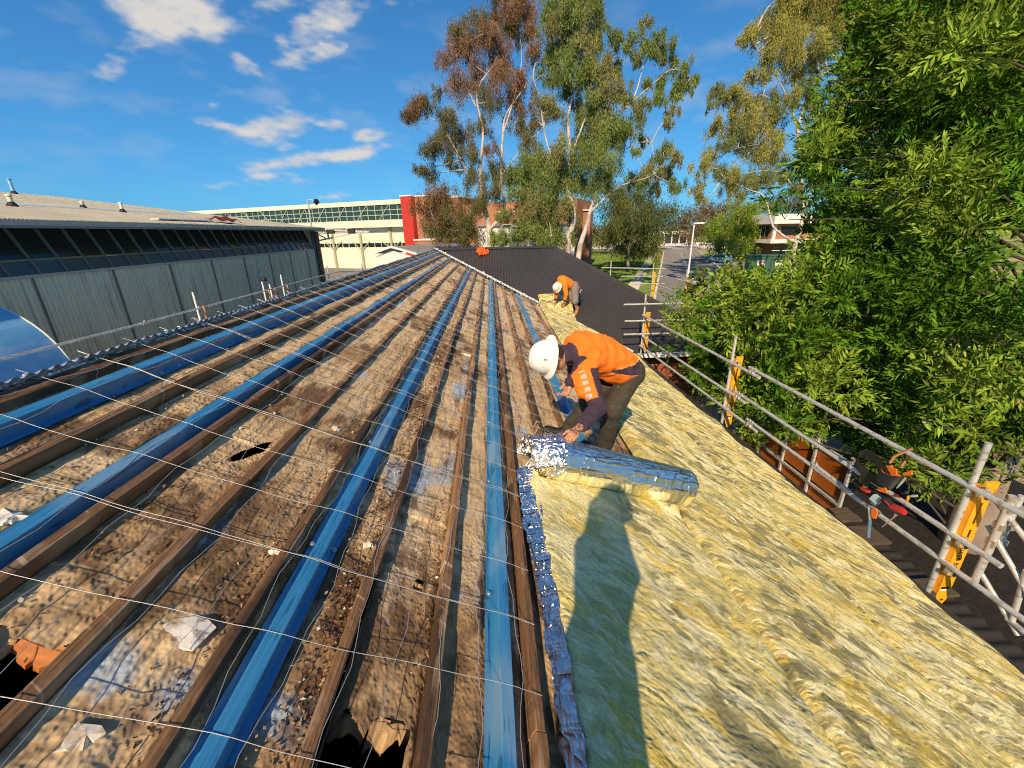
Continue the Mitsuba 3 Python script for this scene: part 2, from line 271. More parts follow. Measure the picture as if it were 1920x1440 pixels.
mat('cloth', VC, .85, (proc(lambda p, n, uv: fbm(p.x * 30, p.y * 30, p.z * 30, 3), .003), .006), sheen=.4)
mat('skin', VC, .5, specular=.4); mat('painted', VC, .45); mat('litter', VC, .9)
mat('helmet_white', proc(lambda p, n, uv: mix((.80, .79, .75), (.45, .43, .40), smoothstep(.66, .78, fbm(p.x * 40, p.y * 40, p.z * 40, 3)) * .55)), .3, specular=.5)
mat('hair', (.035, .02, .012), .7)
mat('scrap', proc(lambda p, n, uv: mix(mix((.72, .69, .62), (.45, .36, .25), smoothstep(.48, .66, fbm(p.x * 18, p.y * 18, p.z * 18, 4))), (.12, .08, .05), smoothstep(.62, .74, fbm(p.x * 45, p.y * 45, 2, 3)) * .6)), .85, (proc(lambda p, n, uv: fbm(p.x * 60, p.y * 60, p.z * 60, 3), .002), .004))
# ---------------------------------------------------------------- the brick building and its roof
RIDGE_S, EAVE_S, PH = -2.30, 4.12, 1.5
def RP(s, y, n=0.0):
    "point on the stripped slope: s down the slope, y along it, n above the batten tops"
    s, y, n = np.broadcast_arrays(np.asarray(s, float), np.asarray(y, float), np.asarray(n, float))
    return np.stack([s * CS + n * SN, y, -PH - s * SN + n * CS], -1)
RAX = np.array([CS, 0, -SN]); RNN = np.array([SN, 0, CS]); YAX = np.array([0, 1.0, 0])
JX, JY, JZ = RIDGE_S * CS, 16.7, -PH - RIDGE_S * SN
EX, EZ = EAVE_S * CS, -PH - EAVE_S * SN
VSUM = JX + JY                                                     # the valley: x + y = VSUM
def yvalley(s): return VSUM - np.asarray(s) * CS
def BP(x, t, n=0.0):
    "point on the dark slope: t down from its ridge"
    x, t, n = np.broadcast_arrays(np.asarray(x, float), np.asarray(t, float), np.asarray(n, float))
    return np.stack([x, JY - t * CS - n * SN, JZ - t * SN + n * CS], -1)
HIPX, TE = 2.45, (JZ - EZ) / SN                                      # right end of the dark ridge, slope length to the eave
HIPC = 6.95                                                         # hip corner at the eave
GROUND = -5.9

house = thing('brick_building', 'low brick building, one roof slope stripped to battens, the other clad in dark ribbed sheets', 'building')
y_near = -1.6
BAYS = [-2.27, -1.86, -1.512, -1.205, -.885, -.545, -.255, .105, .43, .78]
PURLINS = [-2.09, -1.625, -.79, .0, .90]
rng = np.random.default_rng(11)

def hole(s, y):
    e = .035 * (meshkit.noise(np.stack([s * 30, y * 30, s * 0], -1), 4) - .5)
    h1 = (s > -.535) & (s < -.30) & (y > .1) & (y < .87 + e * 2 + .05 * (s + .3))
    h0 = (s > -1.50) & (s < -1.252) & (y > .30) & (y < .90 + e * 2)
    h2 = (np.hypot((s + .36) / .02, (y - 1.42) / .012) < 1 + e * 10) | (np.hypot((s + 1.35 - .4 * (y - 1.9)) / .022, (y - 1.95) / .10) < 1 + e * 6)
    return h1 | h0 | h2

# the old sarking between the battens
rows = [y_near]
while rows[-1] < 17.2: rows.append(rows[-1] + .011 + .012 * max(rows[-1], 0) ** .9)
rows = np.array(rows)
for i, (a, b) in enumerate(zip(BAYS, BAYS[1:] + [4.0])):
    last = i == len(BAYS) - 1
    ns = max(6, int((b - a) / .017)) if not last else 40
    if i in (2, 5): ns = int((b - a) / .006)
    s = np.linspace(a + .004, b - .004, ns + 1); S, Y = np.meshgrid(s, np.union1d(np.arange(.25, 2.1, .006), rows[(rows < .25) | (rows > 2.1)]) if i in (2, 5) else rows); Y = np.minimum(Y, yvalley(S) - .03); e = (S - a) / (b - a)
    P3 = np.stack([S, Y, S * 0 + i * 7.3], -1); fade = sstep(0, .12, e) * sstep(0, .12, 1 - e)
    n = -.063 + .030 * (meshkit.fbm(P3 * (4, 1.6, 1), 3, 1) - .5) * fade - .018 * (1 - sstep(0, .16, 1 - e)) + .004 * np.sin(Y * 11 + i) * fade
    r = 1 - np.abs(2 * meshkit.fbm(P3 * (5, 9, 1), 3, 5) - 1); n += .005 * r ** 5 * fade
    r = 1 - np.abs(2 * meshkit.fbm(P3 * (13, 5, 1), 2, 8) - 1); n += .005 * r ** 7 * fade
    lap = (Y * .62 + i * .37 + .05 * meshkit.noise(P3 * (9, 0, 1), 2)) % 1; n += .010 * (1 - lap) ** 6
    dp = np.min(np.abs(S[..., None] - np.array(PURLINS)), -1); n = np.minimum(n, -.074 + .05 * sstep(.055, .11, dp))
    if i == 3: n += .012 * sstep(-1.0, -1.02, S) * (S < -.985)
    keep = None
    if i in (2, 5, 4, 3):
        c = hole((S[:-1, :-1] + S[1:, 1:]) / 2, (Y[:-1, :-1] + Y[1:, 1:]) / 2); keep = ~c
        if i in (2, 5): n -= .03 * hole(S, Y + .03)
    put('old_roof_lining', MB().grid(RP(S, Y, n), keep=keep, flip=True), 'old_mat', house, smooth=True, label='brown dusty old lining sagging between timber battens' if i == 0 else None)

# torn lips round the big hole
rt = np.random.default_rng(12)
for q0, q1, y0, dn in ((-.53, -.42, .875, .10), (-.42, -.36, .88, .15), (-.37, -.305, .87, .07), (-1.49, -1.40, .905, .08)):
    s = np.linspace(q0, q1, 12); t = np.linspace(0, 1, 9); S_, T_ = np.meshgrid(s, t); j = 1 - .5 * meshkit.noise(np.stack([S_ * 60, S_ * 0, S_ * 0 + y0], -1), 3); put('torn_lip', MB().grid(RP(S_ + .02 * T_ * (rt.random() - .5), y0 + .012 - .045 * np.sin(T_ * 1.6) * j, -.080 - dn * T_ ** 1.5 * j + .006 * np.sin(S_ * 90 + T_ * 5))), 'old_mat', house, smooth=True)
# timber battens, several lengths to a row
def batten(s0, y0, y1, w=.05, h=.085, top=0.0):
    k = max(3, int((y1 - y0) / .22)); y = np.linspace(y0, y1, k); b = .006
    prof = np.array([(-w / 2, -h), (-w / 2, -b), (-w / 2 + b, 0), (w / 2 - b, 0), (w / 2, -b), (w / 2, -h)])
    wob = .006 * (meshkit.noise(np.stack([y * 1.7, y * 0 + s0 * 9, y * 0], -1), 3) - .5); wz = .008 * (meshkit.noise(np.stack([y * 1.3, y * 0 + s0 * 5, y * 0 + 9], -1), 4) - .5)
    v = RP(s0 + wob[:, None] + prof[None, :, 0], np.repeat(y[:, None], 6, 1), top + wz[:, None] + prof[None, :, 1])
    m = MB().grid(v, flip=True); m.add(v[0], [[0, 1, 4, 5], [1, 2, 3, 4]]); m.add(v[-1][::-1], [[0, 1, 4, 5], [1, 2, 3, 4]])
    put('timber_batten', m, 'timber', house, label='weathered brown roof batten' if '__timber_batten' not in _bt else None); _bt.add('__timber_batten')
_bt = set()
BATTENS = [(-2.235, .075), (-1.885, .042), (-1.535, .042), (-1.225, .046), (-.902, .040), (-.565, .042), (-.255, .042), (.120, .043), (.43, .045), (.72, .04), (1.35, .05), (1.9, .05), (2.5, .05), (3.1, .05), (3.7, .05)]
for i, (s0, w) in enumerate(BATTENS):
    y = y_near + rng.uniform(-.5, 0); end = float(yvalley(s0)) - .06
    cuts = {3: [1.66], 4: [.62, 2.2]}.get(i, [])
    while y < end:
        y1 = cuts.pop(0) if cuts else y + rng.uniform(2.6, 4.6)
        y1 = min(y1, end)
        if end - y1 < .5: y1 = end
        batten(s0 + rng.normal(0, .003), y, y1 - .004, w, .085, rng.uniform(-.006, .004) if i else -.015); y = y1
# rafters and a dark ceiling under the holes
for y in np.arange(-1.2, 16, .9):
    put('rafter', MB().beam(RP(RIDGE_S, y, -.19), RP(min(EAVE_S, VSUM / CS - y / CS), y, -.19), .045, .14, RNN), 'timber', house)

# blue steel top-hat purlins
def hat(s0, y0, y1, sc=1.0, lift=0.0):
    p = np.array([(-.056, -.048), (-.036, -.048), (-.034, -.044), (-.025, .020), (-.022, .024), (.022, .024), (.025, .020), (.034, -.044), (.036, -.048), (.056, -.048)]) * (sc, 1)
    q = p + np.array([(0, -.0025)] * 10) * 1.0; y = np.linspace(y0, y1, max(2, int((y1 - y0) / .5)))
    top = RP(s0 + p[None, :, 0] + 0 * y[:, None], y[:, None] + 0 * p[None, :, 0], lift - .014 + p[None, :, 1] + .003 * np.sin(y * 1.3 + s0)[:, None])
    m = MB().grid(top, flip=True); m.grid(top - RNN * .0025)
    for c in ((-.046), (.046)):
        pass
    return m
for i, s0 in enumerate(PURLINS):
    end = float(yvalley(s0)) - .05; yy = [y_near, [3.9, 5.2, 2.9, 4.4, 6.0][i], [10.2, 11.0, 9.1, 10.6, 9.9][i], end]
    for j in range(3):
        k = put('blue_purlin', hat(s0, yy[j], yy[j + 1] + (.12 if j < 2 else 0), 1 + .03 * (j % 2), .003 * (j % 2)), 'blue_steel', house, smooth=25, label='bright blue pressed steel roof purlin' if i + j == 0 else None)
        sc = MB()
        for y in np.arange(yy[j] + .35, yy[j + 1], .9):
            for q in (-.046, .046): sc.lathe([(0, .006), (.006, .006), (.007, 0), (.011, 0), (.011, -.002)], RP(s0 + q, y, -.045), RNN, 8)
        put('screw_head', sc, 'zinc', k, kind='stuff')

# ridge: crumpled capping and ends of the old corrugated sheets of the hidden slope
y = np.arange(-2.0, 16.9, .014); A = 2 * np.pi / .062
def left_slope(u, y): return np.stack([JX - .06 - u * CS, y, JZ - .03 - u * SN], -1)
for k, (ya, yb) in enumerate(zip(np.arange(-2, 16.7, .92), np.append(np.arange(-1.08, 16.0, .92), 16.75))):
    yy = np.arange(ya, yb + .008, .0062); U = np.array([-.10, -.02, .10, .8, 2.5, 6.2]); UU, Y2 = np.meshgrid(U, yy)
    P = left_slope(UU, Y2); P[..., 2] += .0075 * np.sin(Y2 * A) + .022 * (meshkit.noise(np.stack([Y2 * 2.5, UU, Y2 * 0 + k], -1), 2) - .5) * (UU < .3)
    put('old_corrugated_sheet', MB().grid(P, flip=False), 'zinc', house, smooth=50, label='grey old corrugated sheet along the ridge' if k == 0 else None)
S, Y = np.meshgrid(np.linspace(-2.345, -2.265, 12), np.arange(-1.6, 16.7, .03)); cr = meshkit.fbm(np.stack([S * 20, Y * 9, S * 0], -1), 3, 2)
put('foil_flashing', MB().grid(RP(S, Y, -.03 + .07 * (cr - .5) + .01 * np.sin(Y * A)), flip=True), 'foil', house, smooth=60, label='crumpled silver foil along the ridge edge')

# dark ribbed sheets of the new slope
SHW = .762
def dark_sheet(x0, x1, clip):
    xs = np.arange(x0, x1 + .001, SHW / 56); ts = np.array([0, .25, .5, .75, 1.0]); t0, t1 = clip(xs)
    Tm = t0[:, None] + (t1 - t0)[:, None] * ts; X = np.repeat(xs[:, None], 5, 1); n = .016 * np.sin(2 * np.pi * (X - .1) / (SHW / 8)) + .004 * (np.abs(X - x1) < .03)
    return MB().grid(BP(X, Tm, n))
def clipd(xs):
    t0 = np.where(xs > HIPX, (xs - HIPX) / (HIPC - HIPX) * TE, 0.0) + np.where(xs < JX, 0, 0)
    t1 = np.where(xs < EX, (xs - JX) / CS, TE + .03); t1 = np.where(xs < JX, .01, t1); return t0, np.maximum(t1, t0 + .005)
x0 = JX
while x0 < HIPC - .05:
    x1 = min(x0 + SHW, HIPC); put('roof_sheet', dark_sheet(x0, x1, clipd), 'dark_sheet', house, smooth=50, label='dark charcoal ribbed roof sheet' if x0 == JX else None); x0 += SHW
# back slope and hip end
BK = lambda x, t: np.stack(np.broadcast_arrays(x, JY + .02 + t * CS, JZ - t * SN), -1)
xs = np.linspace(JX, HIPC, 60); t0 = np.clip((xs - HIPX) / (HIPC - HIPX), 0, 1) * TE; put('back_slope', MB().grid(BK(xs[:, None], t0[:, None] + (TE + .01 - t0)[:, None] * np.array([[0, .5, 1]])), flip=True), 'dark_sheet', house)
hc = BP(HIPC, TE); h0 = BP(HIPX, 0); hb = np.array([HIPC, JY + TE * CS, EZ])
put('hip_end', MB().add([h0, hc, hb], [[0, 1, 2]]), 'dark_sheet', house)
def capstrip(a, b, w, drop, name, m, label=None):
    a, b = np.asarray(a, float), np.asarray(b, float); r, u, d = frame(b - a); k = np.linspace(0, 1, max(2, int(np.linalg.norm(b - a) / .35))); g = np.array([(-w, -drop), (-w * .25, 0), (0, .018), (w * .25, 0), (w, -drop)])
    return put(name, MB().grid(a + k[:, None, None] * (b - a) + g[None, :, :1] * r + g[None, :, 1:] * u), m, house, smooth=30, label=label)
capstrip(h0 + (0, 0, .03), hc + (0, 0, .03), .13, .07, 'hip_cap', 'dark_sheet')
capstrip((JX, JY, JZ + .025), h0 + (0, 0, .025), .13, .05, 'ridge_cap', 'dark_sheet')
# pale valley trim with scraps of foam along it
va, vb = np.array([JX, JY, JZ]), np.array([EX, VSUM - EX, EZ]); vd = nz(vb - va); vr, vu, _ = frame(vd)
g = np.array([(-.10, .03), (-.075, .032), (-.06, .012), (-.01, -.004), (.01, -.004), (.05, .030), (.075, .036)]); k = np.linspace(0, 1, 30)
put('valley_gutter', MB().grid(va + k[:, None, None] * (vb - va) + g[None, :, :1] * vr + (g[None, :, 1:] + .02) * np.array([0, 0, 1.0])), 'capping_grey', house, smooth=30, label='pale grey valley trim between the two slopes')
cr = MB(); rv = np.random.default_rng(5)
for q in np.concatenate([rv.uniform(0, .78, 60), [.02] * 4]):
    c = va + q * (vb - va) + rv.normal(0, .05, 3) * (1, 1, 0) + (0, 0, .05); w = rv.uniform(.02, .06); a, b, d = frame(rv.normal(size=3)); cr.box(c, (w, w * 1.5, w * .5), np.array([a, b, d]))
put('foam_scrap', cr, 'white_wall', house, kind='stuff')
# eaves: fascia gutters, walls, bricks
put('eave_gutter', MB().box((EX + .05, 4.4, EZ - .03), (.11, 13.2, .10)), 'dark_trim', house); put('eave_gutter', MB().box(((EX + .16 + HIPC) / 2, VSUM - EX - .05, EZ - .055), (HIPC - EX - .1, .11, .11)), 'white_paint', house, label='white gutter under the dark roof')
WY = VSUM - EX + .42; WX = EX - .40
put('soffit', MB().box(((WX + HIPC) / 2, WY - .2, EZ - .13), (HIPC - WX, .5, .02)), 'dark_trim', house)
wall = put('wall', MB().box(((WX + HIPC) / 2, WY + .13, (EZ - .12 + GROUND) / 2), (HIPC - WX - .4, .24, EZ - .12 - GROUND)).box((WX - .12, 4.4, (EZ - .1 + GROUND) / 2), (.24, 13.4, EZ - .1 - GROUND))
          .box((-7.6, 7.5, (EZ + GROUND) / 2), (.24, 19, EZ - GROUND)).box((-2, y_near - .2, (GROUND + EZ) / 2), (11.6, .24, EZ - GROUND)).add([(-7.6, y_near - .1, EZ), (WX, y_near - .1, EZ), (JX, y_near - .1, JZ - .05)], [[0, 1, 2]]), 'mortar', house, label='red brick wall under the eaves')
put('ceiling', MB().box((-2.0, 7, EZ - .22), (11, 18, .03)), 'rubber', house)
bd = mikit.ply(MB().box((0, 0, 0), (.228, .11, .076)).mesh(), 'brick'); n = 0
for r in range(16):
    for c in range(14):
        x = WX + .12 + c * .24 + (.12 if r % 2 else 0); z_ = EZ - .2 - r * .086
        scene[numbered('brick', wall)] = {**bd, 'to_world': T().translate([x, WY - .004 + .003 * ((r * 7 + c * 3) % 5 - 2) / 2, z_])}

# ---------------------------------------------------------------- safety mesh over the battens
mesh_w = thing('safety_mesh', 'thin white wire safety mesh stretched across the timber battens', 'wire mesh')
rw = np.random.default_rng(21); SUP = sorted([b for b, _ in BATTENS] + PURLINS)
def wire_n(s, ph):
    d = np.min(np.abs(s[:, None] - np.array(PURLINS)[None]), 1); return .004 + .010 * np.exp(-(d / .09) ** 2) + .0025 * np.sin(s * 17 + ph) * (1 - np.exp(-(d / .15) ** 2))
for j, y0 in enumerate(np.arange(-.78, 17, .298)):
    for dbl in range(2 if j % 3 == 1 else 1):
        s1 = min(1.45, float((VSUM - y0) / CS) - .05) if y0 > 2.6 else .17
        s1 = min(s1, float((VSUM - y0) / CS) - .05)
        if s1 < -2.1: continue
        s = np.arange(-2.36, s1, .05); ph = rw.uniform(0, 6); yy = y0 + .010 * np.sin(s * 2.1 + ph) + .004 * np.sin(s * 7 + ph * 2) + dbl * (.018 + .03 * s * rw.uniform(-.3, .3)) + rw.normal(0, .01)
        put('cross_wire', MB().tube(RP(s, yy, wire_n(s, ph) + .003 * dbl), .0011 + .00006 * max(y0, 0), 5, cap=False), 'wire', mesh_w, smooth=True)
for j, s0 in enumerate(np.arange(-2.2, 1.4, .1495)):
    ya = -1.2 if s0 < .18 else 2.95
    y = np.arange(ya, float(yvalley(s0)) - .08, .09); ph = rw.uniform(0, 6); ss = s0 + .016 * np.sin(y * 5.3 + ph) + .008 * np.sin(y * 19 + ph * 3); d = np.min(np.abs(s0 - np.array(SUP)))
    put('long_wire', MB().tube(RP(ss, y, (.0 if d > .04 else .004) + .014 * np.exp(-(np.min(np.abs(s0 - np.array(PURLINS))) / .06) ** 2) + .004 * np.sin(y * 10.5 + ph)), .0012 + .00005 * np.maximum(y, 0), 4, cap=False), 'wire', mesh_w, smooth=True)

# orange cloth and a thin pole on the dark roof near its ridge
ocl = thing('orange_cloth', 'crumpled bright orange cloth lying on the dark roof just below its ridge', 'cloth'); U, V_ = np.meshgrid(np.linspace(-1, 1, 30), np.linspace(-1, 1, 24)); rr = np.hypot(U, V_); edge = 1 - .5 * meshkit.noise(np.stack([np.arctan2(V_, U) * 4, U * 0, U * 0], -1), 3)
put('cloth', MB().grid(BP(-.30 + U * np.minimum(1, 1 / np.maximum(rr, 1e-6) * np.minimum(rr, 1)) * .27 * edge, .42 + V_ * np.minimum(1, 1 / np.maximum(rr, 1e-6) * np.minimum(rr, 1)) * .34 * edge, .05 + .20 * np.clip(1 - rr, 0, 1) + .22 * (meshkit.fbm(np.stack([U * 3.5, V_ * 3.5, U * 0], -1), 3, 4) - .35)), flip=True), mat('orange_cloth_mat', (.85, .12, .012), .8), ocl, smooth=True)
put('ridge_pole', MB().tube([BP(-.28, .06, 0), BP(-.28, .06, 0) + (0, 0, .62)], .014, 8), 'galv', label='thin grey pole standing on the dark ridge behind the orange cloth', cat='pole')
# ---------------------------------------------------------------- insulation blankets
def blanket_n(S, Y, seed, amp=1.0):
    a, b = S * .80 - Y * .60, S * .60 + Y * .80; P3 = np.stack([a * 2.4, b * 9, a * 0 + seed], -1); w = meshkit.fbm(np.stack([S * 3, Y * 3, S * 0 + seed], -1), 2, 3)
    r = meshkit.fbm(P3 + w[..., None] * 1.5, 4, seed); q = 1 - np.abs(2 * meshkit.fbm(np.stack([a * 1.2, b * 4.2, a * 0 + seed], -1) + w[..., None], 2, seed + 7) - 1)
    return amp * (.036 * (r - .5) + .016 * q ** 3 + .05 * (meshkit.fbm(np.stack([S * 1.6, Y * 1.1, S * 0], -1), 2, seed) - .5))
def both_slopes(P, s_n):
    "keeps a sheet on top of whichever slope is higher"
    z2 = JZ - (JY - P[..., 1]) * SN / CS + s_n / CS + .01; P[..., 2] = np.maximum(P[..., 2], z2); return P
def blanket(name, s0, s1, y0, y1fn, thick, seed, label, amp=1.0, right=None, left=None, ds=.016):
    s = np.arange(s0, s1 + ds * .5, ds); ys = [y0]
    y1m = float(np.max(y1fn(s)))
    while ys[-1] < y1m: ys.append(ys[-1] + .010 + .011 * max(ys[-1], 0) ** .9)
    S, Y = np.meshgrid(s, np.array(ys)); Y = y0 + (Y - y0) * ((y1fn(S) - y0) / (ys[-1] - y0))
    if right is not None: S = s0 + (S - s0) * ((right(Y) - s0) / (s1 - s0))
    if left is not None: S = s1 - (s1 - S) * ((s1 - left(Y)) / (s1 - s0))
    S = S + 0; E0, E1 = (S - S[:, :1]), (S[:, -1:] - S); edge = np.clip(np.minimum(E0, E1) / .026, 0, 1); lip = np.sqrt(np.clip(1 - (1 - edge) ** 2, 0, 1))
    N = (thick + blanket_n(S, Y, seed, amp) * np.clip(np.minimum(E0, E1) / .10 + .2, 0, 1)) * lip + .004; N += .010 * (meshkit.fbm(np.stack([S * 34, Y * 34, S * 0], -1), 2, 4) - .5) * np.clip(np.minimum(E0, E1) / .12, 0, 1) ** 2; N += .02 * np.exp(-((S - (s0 + s1) / 2) / .5) ** 2)
    e2 = np.clip((Y[-1:, :] - Y) / .06, 0, 1); N *= np.sqrt(np.clip(1 - (1 - e2) ** 2, 0, 1))
    P = both_slopes(RP(S, Y, N), N)
    return put(name, MB().grid(P, flip=True), 'wool', smooth=True, label=label, cat='insulation')
def torn(Y):
    P3 = np.stack([Y * 1.9, Y * 0, Y * 0], -1); return 3.97 + .22 * (meshkit.fbm(P3, 4, 5) - .5) + .10 * sstep(.55, .7, meshkit.noise(P3 * 1.3 + 4, 8)) - .05 * sstep(3.4, 6, Y)
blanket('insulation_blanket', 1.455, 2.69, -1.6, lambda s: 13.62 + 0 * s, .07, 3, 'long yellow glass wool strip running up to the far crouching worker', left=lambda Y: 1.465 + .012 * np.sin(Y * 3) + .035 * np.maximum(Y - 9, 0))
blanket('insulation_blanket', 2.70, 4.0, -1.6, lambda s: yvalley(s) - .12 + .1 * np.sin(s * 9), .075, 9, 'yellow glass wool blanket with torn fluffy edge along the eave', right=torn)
# the sheet being unrolled: wool sheet, crinkled foil lip along its left edge, foil roll with wool showing at its foot
unroll = thing('insulation_roll', 'silver foil faced insulation roll half unrolled over yellow wool, held by the worker', 'insulation roll')
RA, RB, RR = (.27, 2.47), (1.55, 2.78), .138
def axis_y(s): return RA[1] + (s - RA[0]) / (RB[0] - RA[0]) * (RB[1] - RA[1])
s = np.arange(.215, 1.455, .016); t = np.linspace(0, 1, 230) ** .85; S, Tt = np.meshgrid(s, t); Y = -1.6 + (axis_y(S) - .03 + 1.6) * Tt
S = S + (.04 * sstep(.9, 2.6, Y) * 0 - .03 * (S < .3) * sstep(1.2, 2.4, Y) * (1 - (S - .215) / .09)) * (S < .3)
edge = np.clip(np.minimum(S - S[:, :1], S[:, -1:] - S) / .03, 0, 1); lip = np.sqrt(np.clip(1 - (1 - edge) ** 2, 0, 1))
N = (.078 + blanket_n(S, Y, 5, .55)) * lip + .006
N += .03 * np.exp(-((Y - axis_y(S) + .16) / .05) ** 2) - .045 * np.exp(-((Y - axis_y(S) + .075) / .025) ** 2)
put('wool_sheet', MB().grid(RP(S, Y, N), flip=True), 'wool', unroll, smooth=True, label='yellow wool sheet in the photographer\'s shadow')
# foil lip
u = np.linspace(0, 1, 16); y = np.arange(-1.6, 2.52, .012); U, Y = np.meshgrid(u, y); cr = meshkit.fbm(np.stack([U * 5, Y * 14, U * 0], -1), 4, 4); c2 = meshkit.noise(np.stack([U * 14, Y * 42, U * 0], -1), 6)
W = .045 + .050 * sstep(1.0, 2.6, Y) + .03 * (meshkit.noise(np.stack([Y * 3, Y * 0, Y * 0], -1), 2) - .5)
S = .225 - U * W + .015 * (cr - .5); N = .085 - .070 * U ** 1.4 + .035 * (cr - .5) + .010 * (c2 - .5)
put('foil_edge', MB().grid(RP(S, Y, N)), 'foil', unroll, label='crinkled silver foil edge')
# roll
ax3 = nz(RP(RB[0], RB[1]) - RP(RA[0], RA[1])); c0 = RP(RA[0], RA[1], .085 + RR * .93); LEN = 1.32; up = RNN; fr = nz(np.cross(ax3, up)); fr = fr if fr[1] < 0 else -fr   # fr: towards the camera
def roll_pts(L, A, R): return c0 + L[..., None] * ax3 + R[..., None] * (np.cos(A)[..., None] * fr + np.sin(A)[..., None] * up)
L, A = np.meshgrid(np.linspace(-.05, LEN, 150), np.linspace(np.radians(-40), np.radians(215), 88), indexing='ij')
P3 = np.stack([L * 9, np.cos(A) * 1.6, np.sin(A) * 1.6], -1); cr = meshkit.fbm(P3 * (.35, 1.6, 1.6), 3, 3); r2 = 1 - np.abs(2 * meshkit.fbm(P3 * 2.6, 2, 8) - 1)
endr = sstep(LEN, LEN - .06, L) ** .5
R = (RR + .014 * (cr - .5) - .003 * r2 ** 4) * (.80 + .20 * endr); rag = (A - np.radians(-16 + 18 * meshkit.fbm(np.stack([L[:, 0] * 9, L[:, 0] * 0, L[:, 0] * 0], -1), 3, 3))[:, None])
ki = ((rag[:-1, :-1] > 0) & (rag[1:, 1:] > 0))
put('foil_roll', MB().grid(roll_pts(L, A, R), keep=ki), 'foil', unroll, smooth=50, label='blue reflecting silver foil on the roll')
put('wool_core', MB().grid(roll_pts(L, A, (RR - .012) * (.80 + .20 * endr) + .012 * (cr - .5))).add(np.vstack([roll_pts(np.full(40, LEN - .003), np.linspace(0, 2 * np.pi, 40), np.full(40, RR * .8)), c0[None] + LEN * ax3]), [[i, (i + 1) % 40, 40] for i in range(40)]), 'wool', unroll, smooth=60)
# wool turning up into the roll at its foot
L, A = np.meshgrid(np.linspace(.0, LEN - .04, 90), np.linspace(np.radians(-100), np.radians(-6), 22), indexing='ij'); cr = meshkit.fbm(np.stack([L * 3.2, A * 2.2, L * 0 + 3], -1), 4, 6)
put('wool_fold', MB().grid(roll_pts(L, A, RR + .012 + .05 * (cr - .5) - .022 * sstep(np.radians(-40), np.radians(-6), A))), 'wool', unroll, smooth=True)
# crumpled foil bunch at the left end
L, A = np.meshgrid(np.linspace(-.17, .07, 34), np.linspace(np.radians(-80), np.radians(225), 60), indexing='ij'); P3 = np.stack([L * 30, np.cos(A) * 2.4, np.sin(A) * 2.4], -1); cr = meshkit.fbm(P3, 4, 13); c2 = np.abs(meshkit.fbm(P3 * 2.2, 2, 5) - .5)
R = RR * (.72 + .36 * sstep(-.17, .05, L)) + .05 * (cr - .5) + .03 * c2
put('crumpled_foil_end', MB().grid(roll_pts(L, A, R)), 'foil', unroll, label='crumpled bright foil at the left end of the roll')

# ---------------------------------------------------------------- rubbish on the old lining
DEB = [(345, 1185, .085, 'large cream shard of plaster lying on the old lining near the front'), (150, 1383, .045, 'torn white scrap at the lower left corner of the roof'), (15, 968, .05, 'white scrap beside the second blue purlin at the left edge of the photo'),
       (630, 803, .030, 'white square chip by the timber batten left of the middle blue purlin'), (875, 665, .055, 'thin pale offcut lying between two battens ahead of the bent worker'), (690, 1020, .022, 'pale striped chip on the litter right of the middle blue purlin'), (517, 1035, .022, 'small pale splinter left of the middle blue purlin'),
       (72, 705, .06, 'crumpled white plastic under the wire end at the ridge'), (1018, 622, .035, 'pale offcut beside the rightmost blue purlin'), (285, 740, .04, 'curled brown strip of lining paper near the first blue purlin')]
for px, py, r, lab in DEB:
    d = ray(px, py); n = -.040; q = d * ((-PH * CS + n) / (d @ RNN)); s0, y0 = (q[0] - n * SN) / CS, q[1]; rd = np.random.default_rng(int(px)); k = 15 if px != 345 else 7
    ang = np.sort(rd.uniform(0, 2 * np.pi, k)); rad = r * rd.uniform(.6, 1.15, k); asp = (1.6, .35) if px in (875, 1018, 517) else (1, .8)
    if px == 345: ang = np.radians([-60, 10, 40, 80, 130, 185, 235]); rad = r * np.array([1.0, .95, .8, .75, .8, 1.05, .75])
    xy = np.stack([np.cos(ang) * rad * asp[0], np.sin(ang) * rad * asp[1]], 1); th = np.radians(-40 if px == 875 else 15); R2 = np.array([[math.cos(th), -math.sin(th)], [math.sin(th), math.cos(th)]]); xy = xy @ R2.T
    hgt = lambda p: n + .25 * p[:, 0] * .4 + rd.normal(0, .004, len(p)); a = RP(s0 + xy[:, 0], y0 + xy[:, 1], hgt(xy)); c = RP(s0 + r * .2, y0 + r * .1, n + r * .04 + .006); b = a - RNN * .008
    m = MB().add(np.vstack([a, c[None]]), [[i, (i + 1) % k, k] for i in range(k)]).add(np.vstack([b, c[None] - RNN * .01]), [[(i + 1) % k, i, k] for i in range(k)])
    for i in range(k): m.add([a[i], b[i], b[(i + 1) % k], a[(i + 1) % k]], [[0, 1, 2, 3]])
    put('debris_scrap', m, 'dirt' if px == 285 else 'scrap', label=lab, cat='debris')
rl = np.random.default_rng(8); N = 9000; y = rl.exponential(3.2, N) - .4; ctr = rl.choice([-.64, -.60, -.97, -1.45, -.3, -1.8, .17, -2.05, .5], N, p=[.24, .14, .16, .06, .10, .08, .10, .06, .06]); s = ctr + rl.normal(0, .045, N)
ok = (y < yvalley(s) - .3) & (y > -1.2) & ~((s > .16) & (y < 3.0)) & ~((s > -.55) & (s < -.25) & (y < .95)) & (np.min(np.abs(s[:, None] - np.array(PURLINS)), 1) > .05); s, y = s[ok], y[ok]; N = len(s)
c = RP(s, y, -.052 + .012 * rl.random(N)); L = rl.uniform(.002, .0095, N) * (1 + .10 * np.maximum(y, 0)); a = nz(rl.normal(size=(N, 3)) * (1, 1, .5)); b = nz(np.cross(a, rl.normal(size=(N, 3)) * .5 + RNN)); W = L * rl.uniform(.25, .8, N)
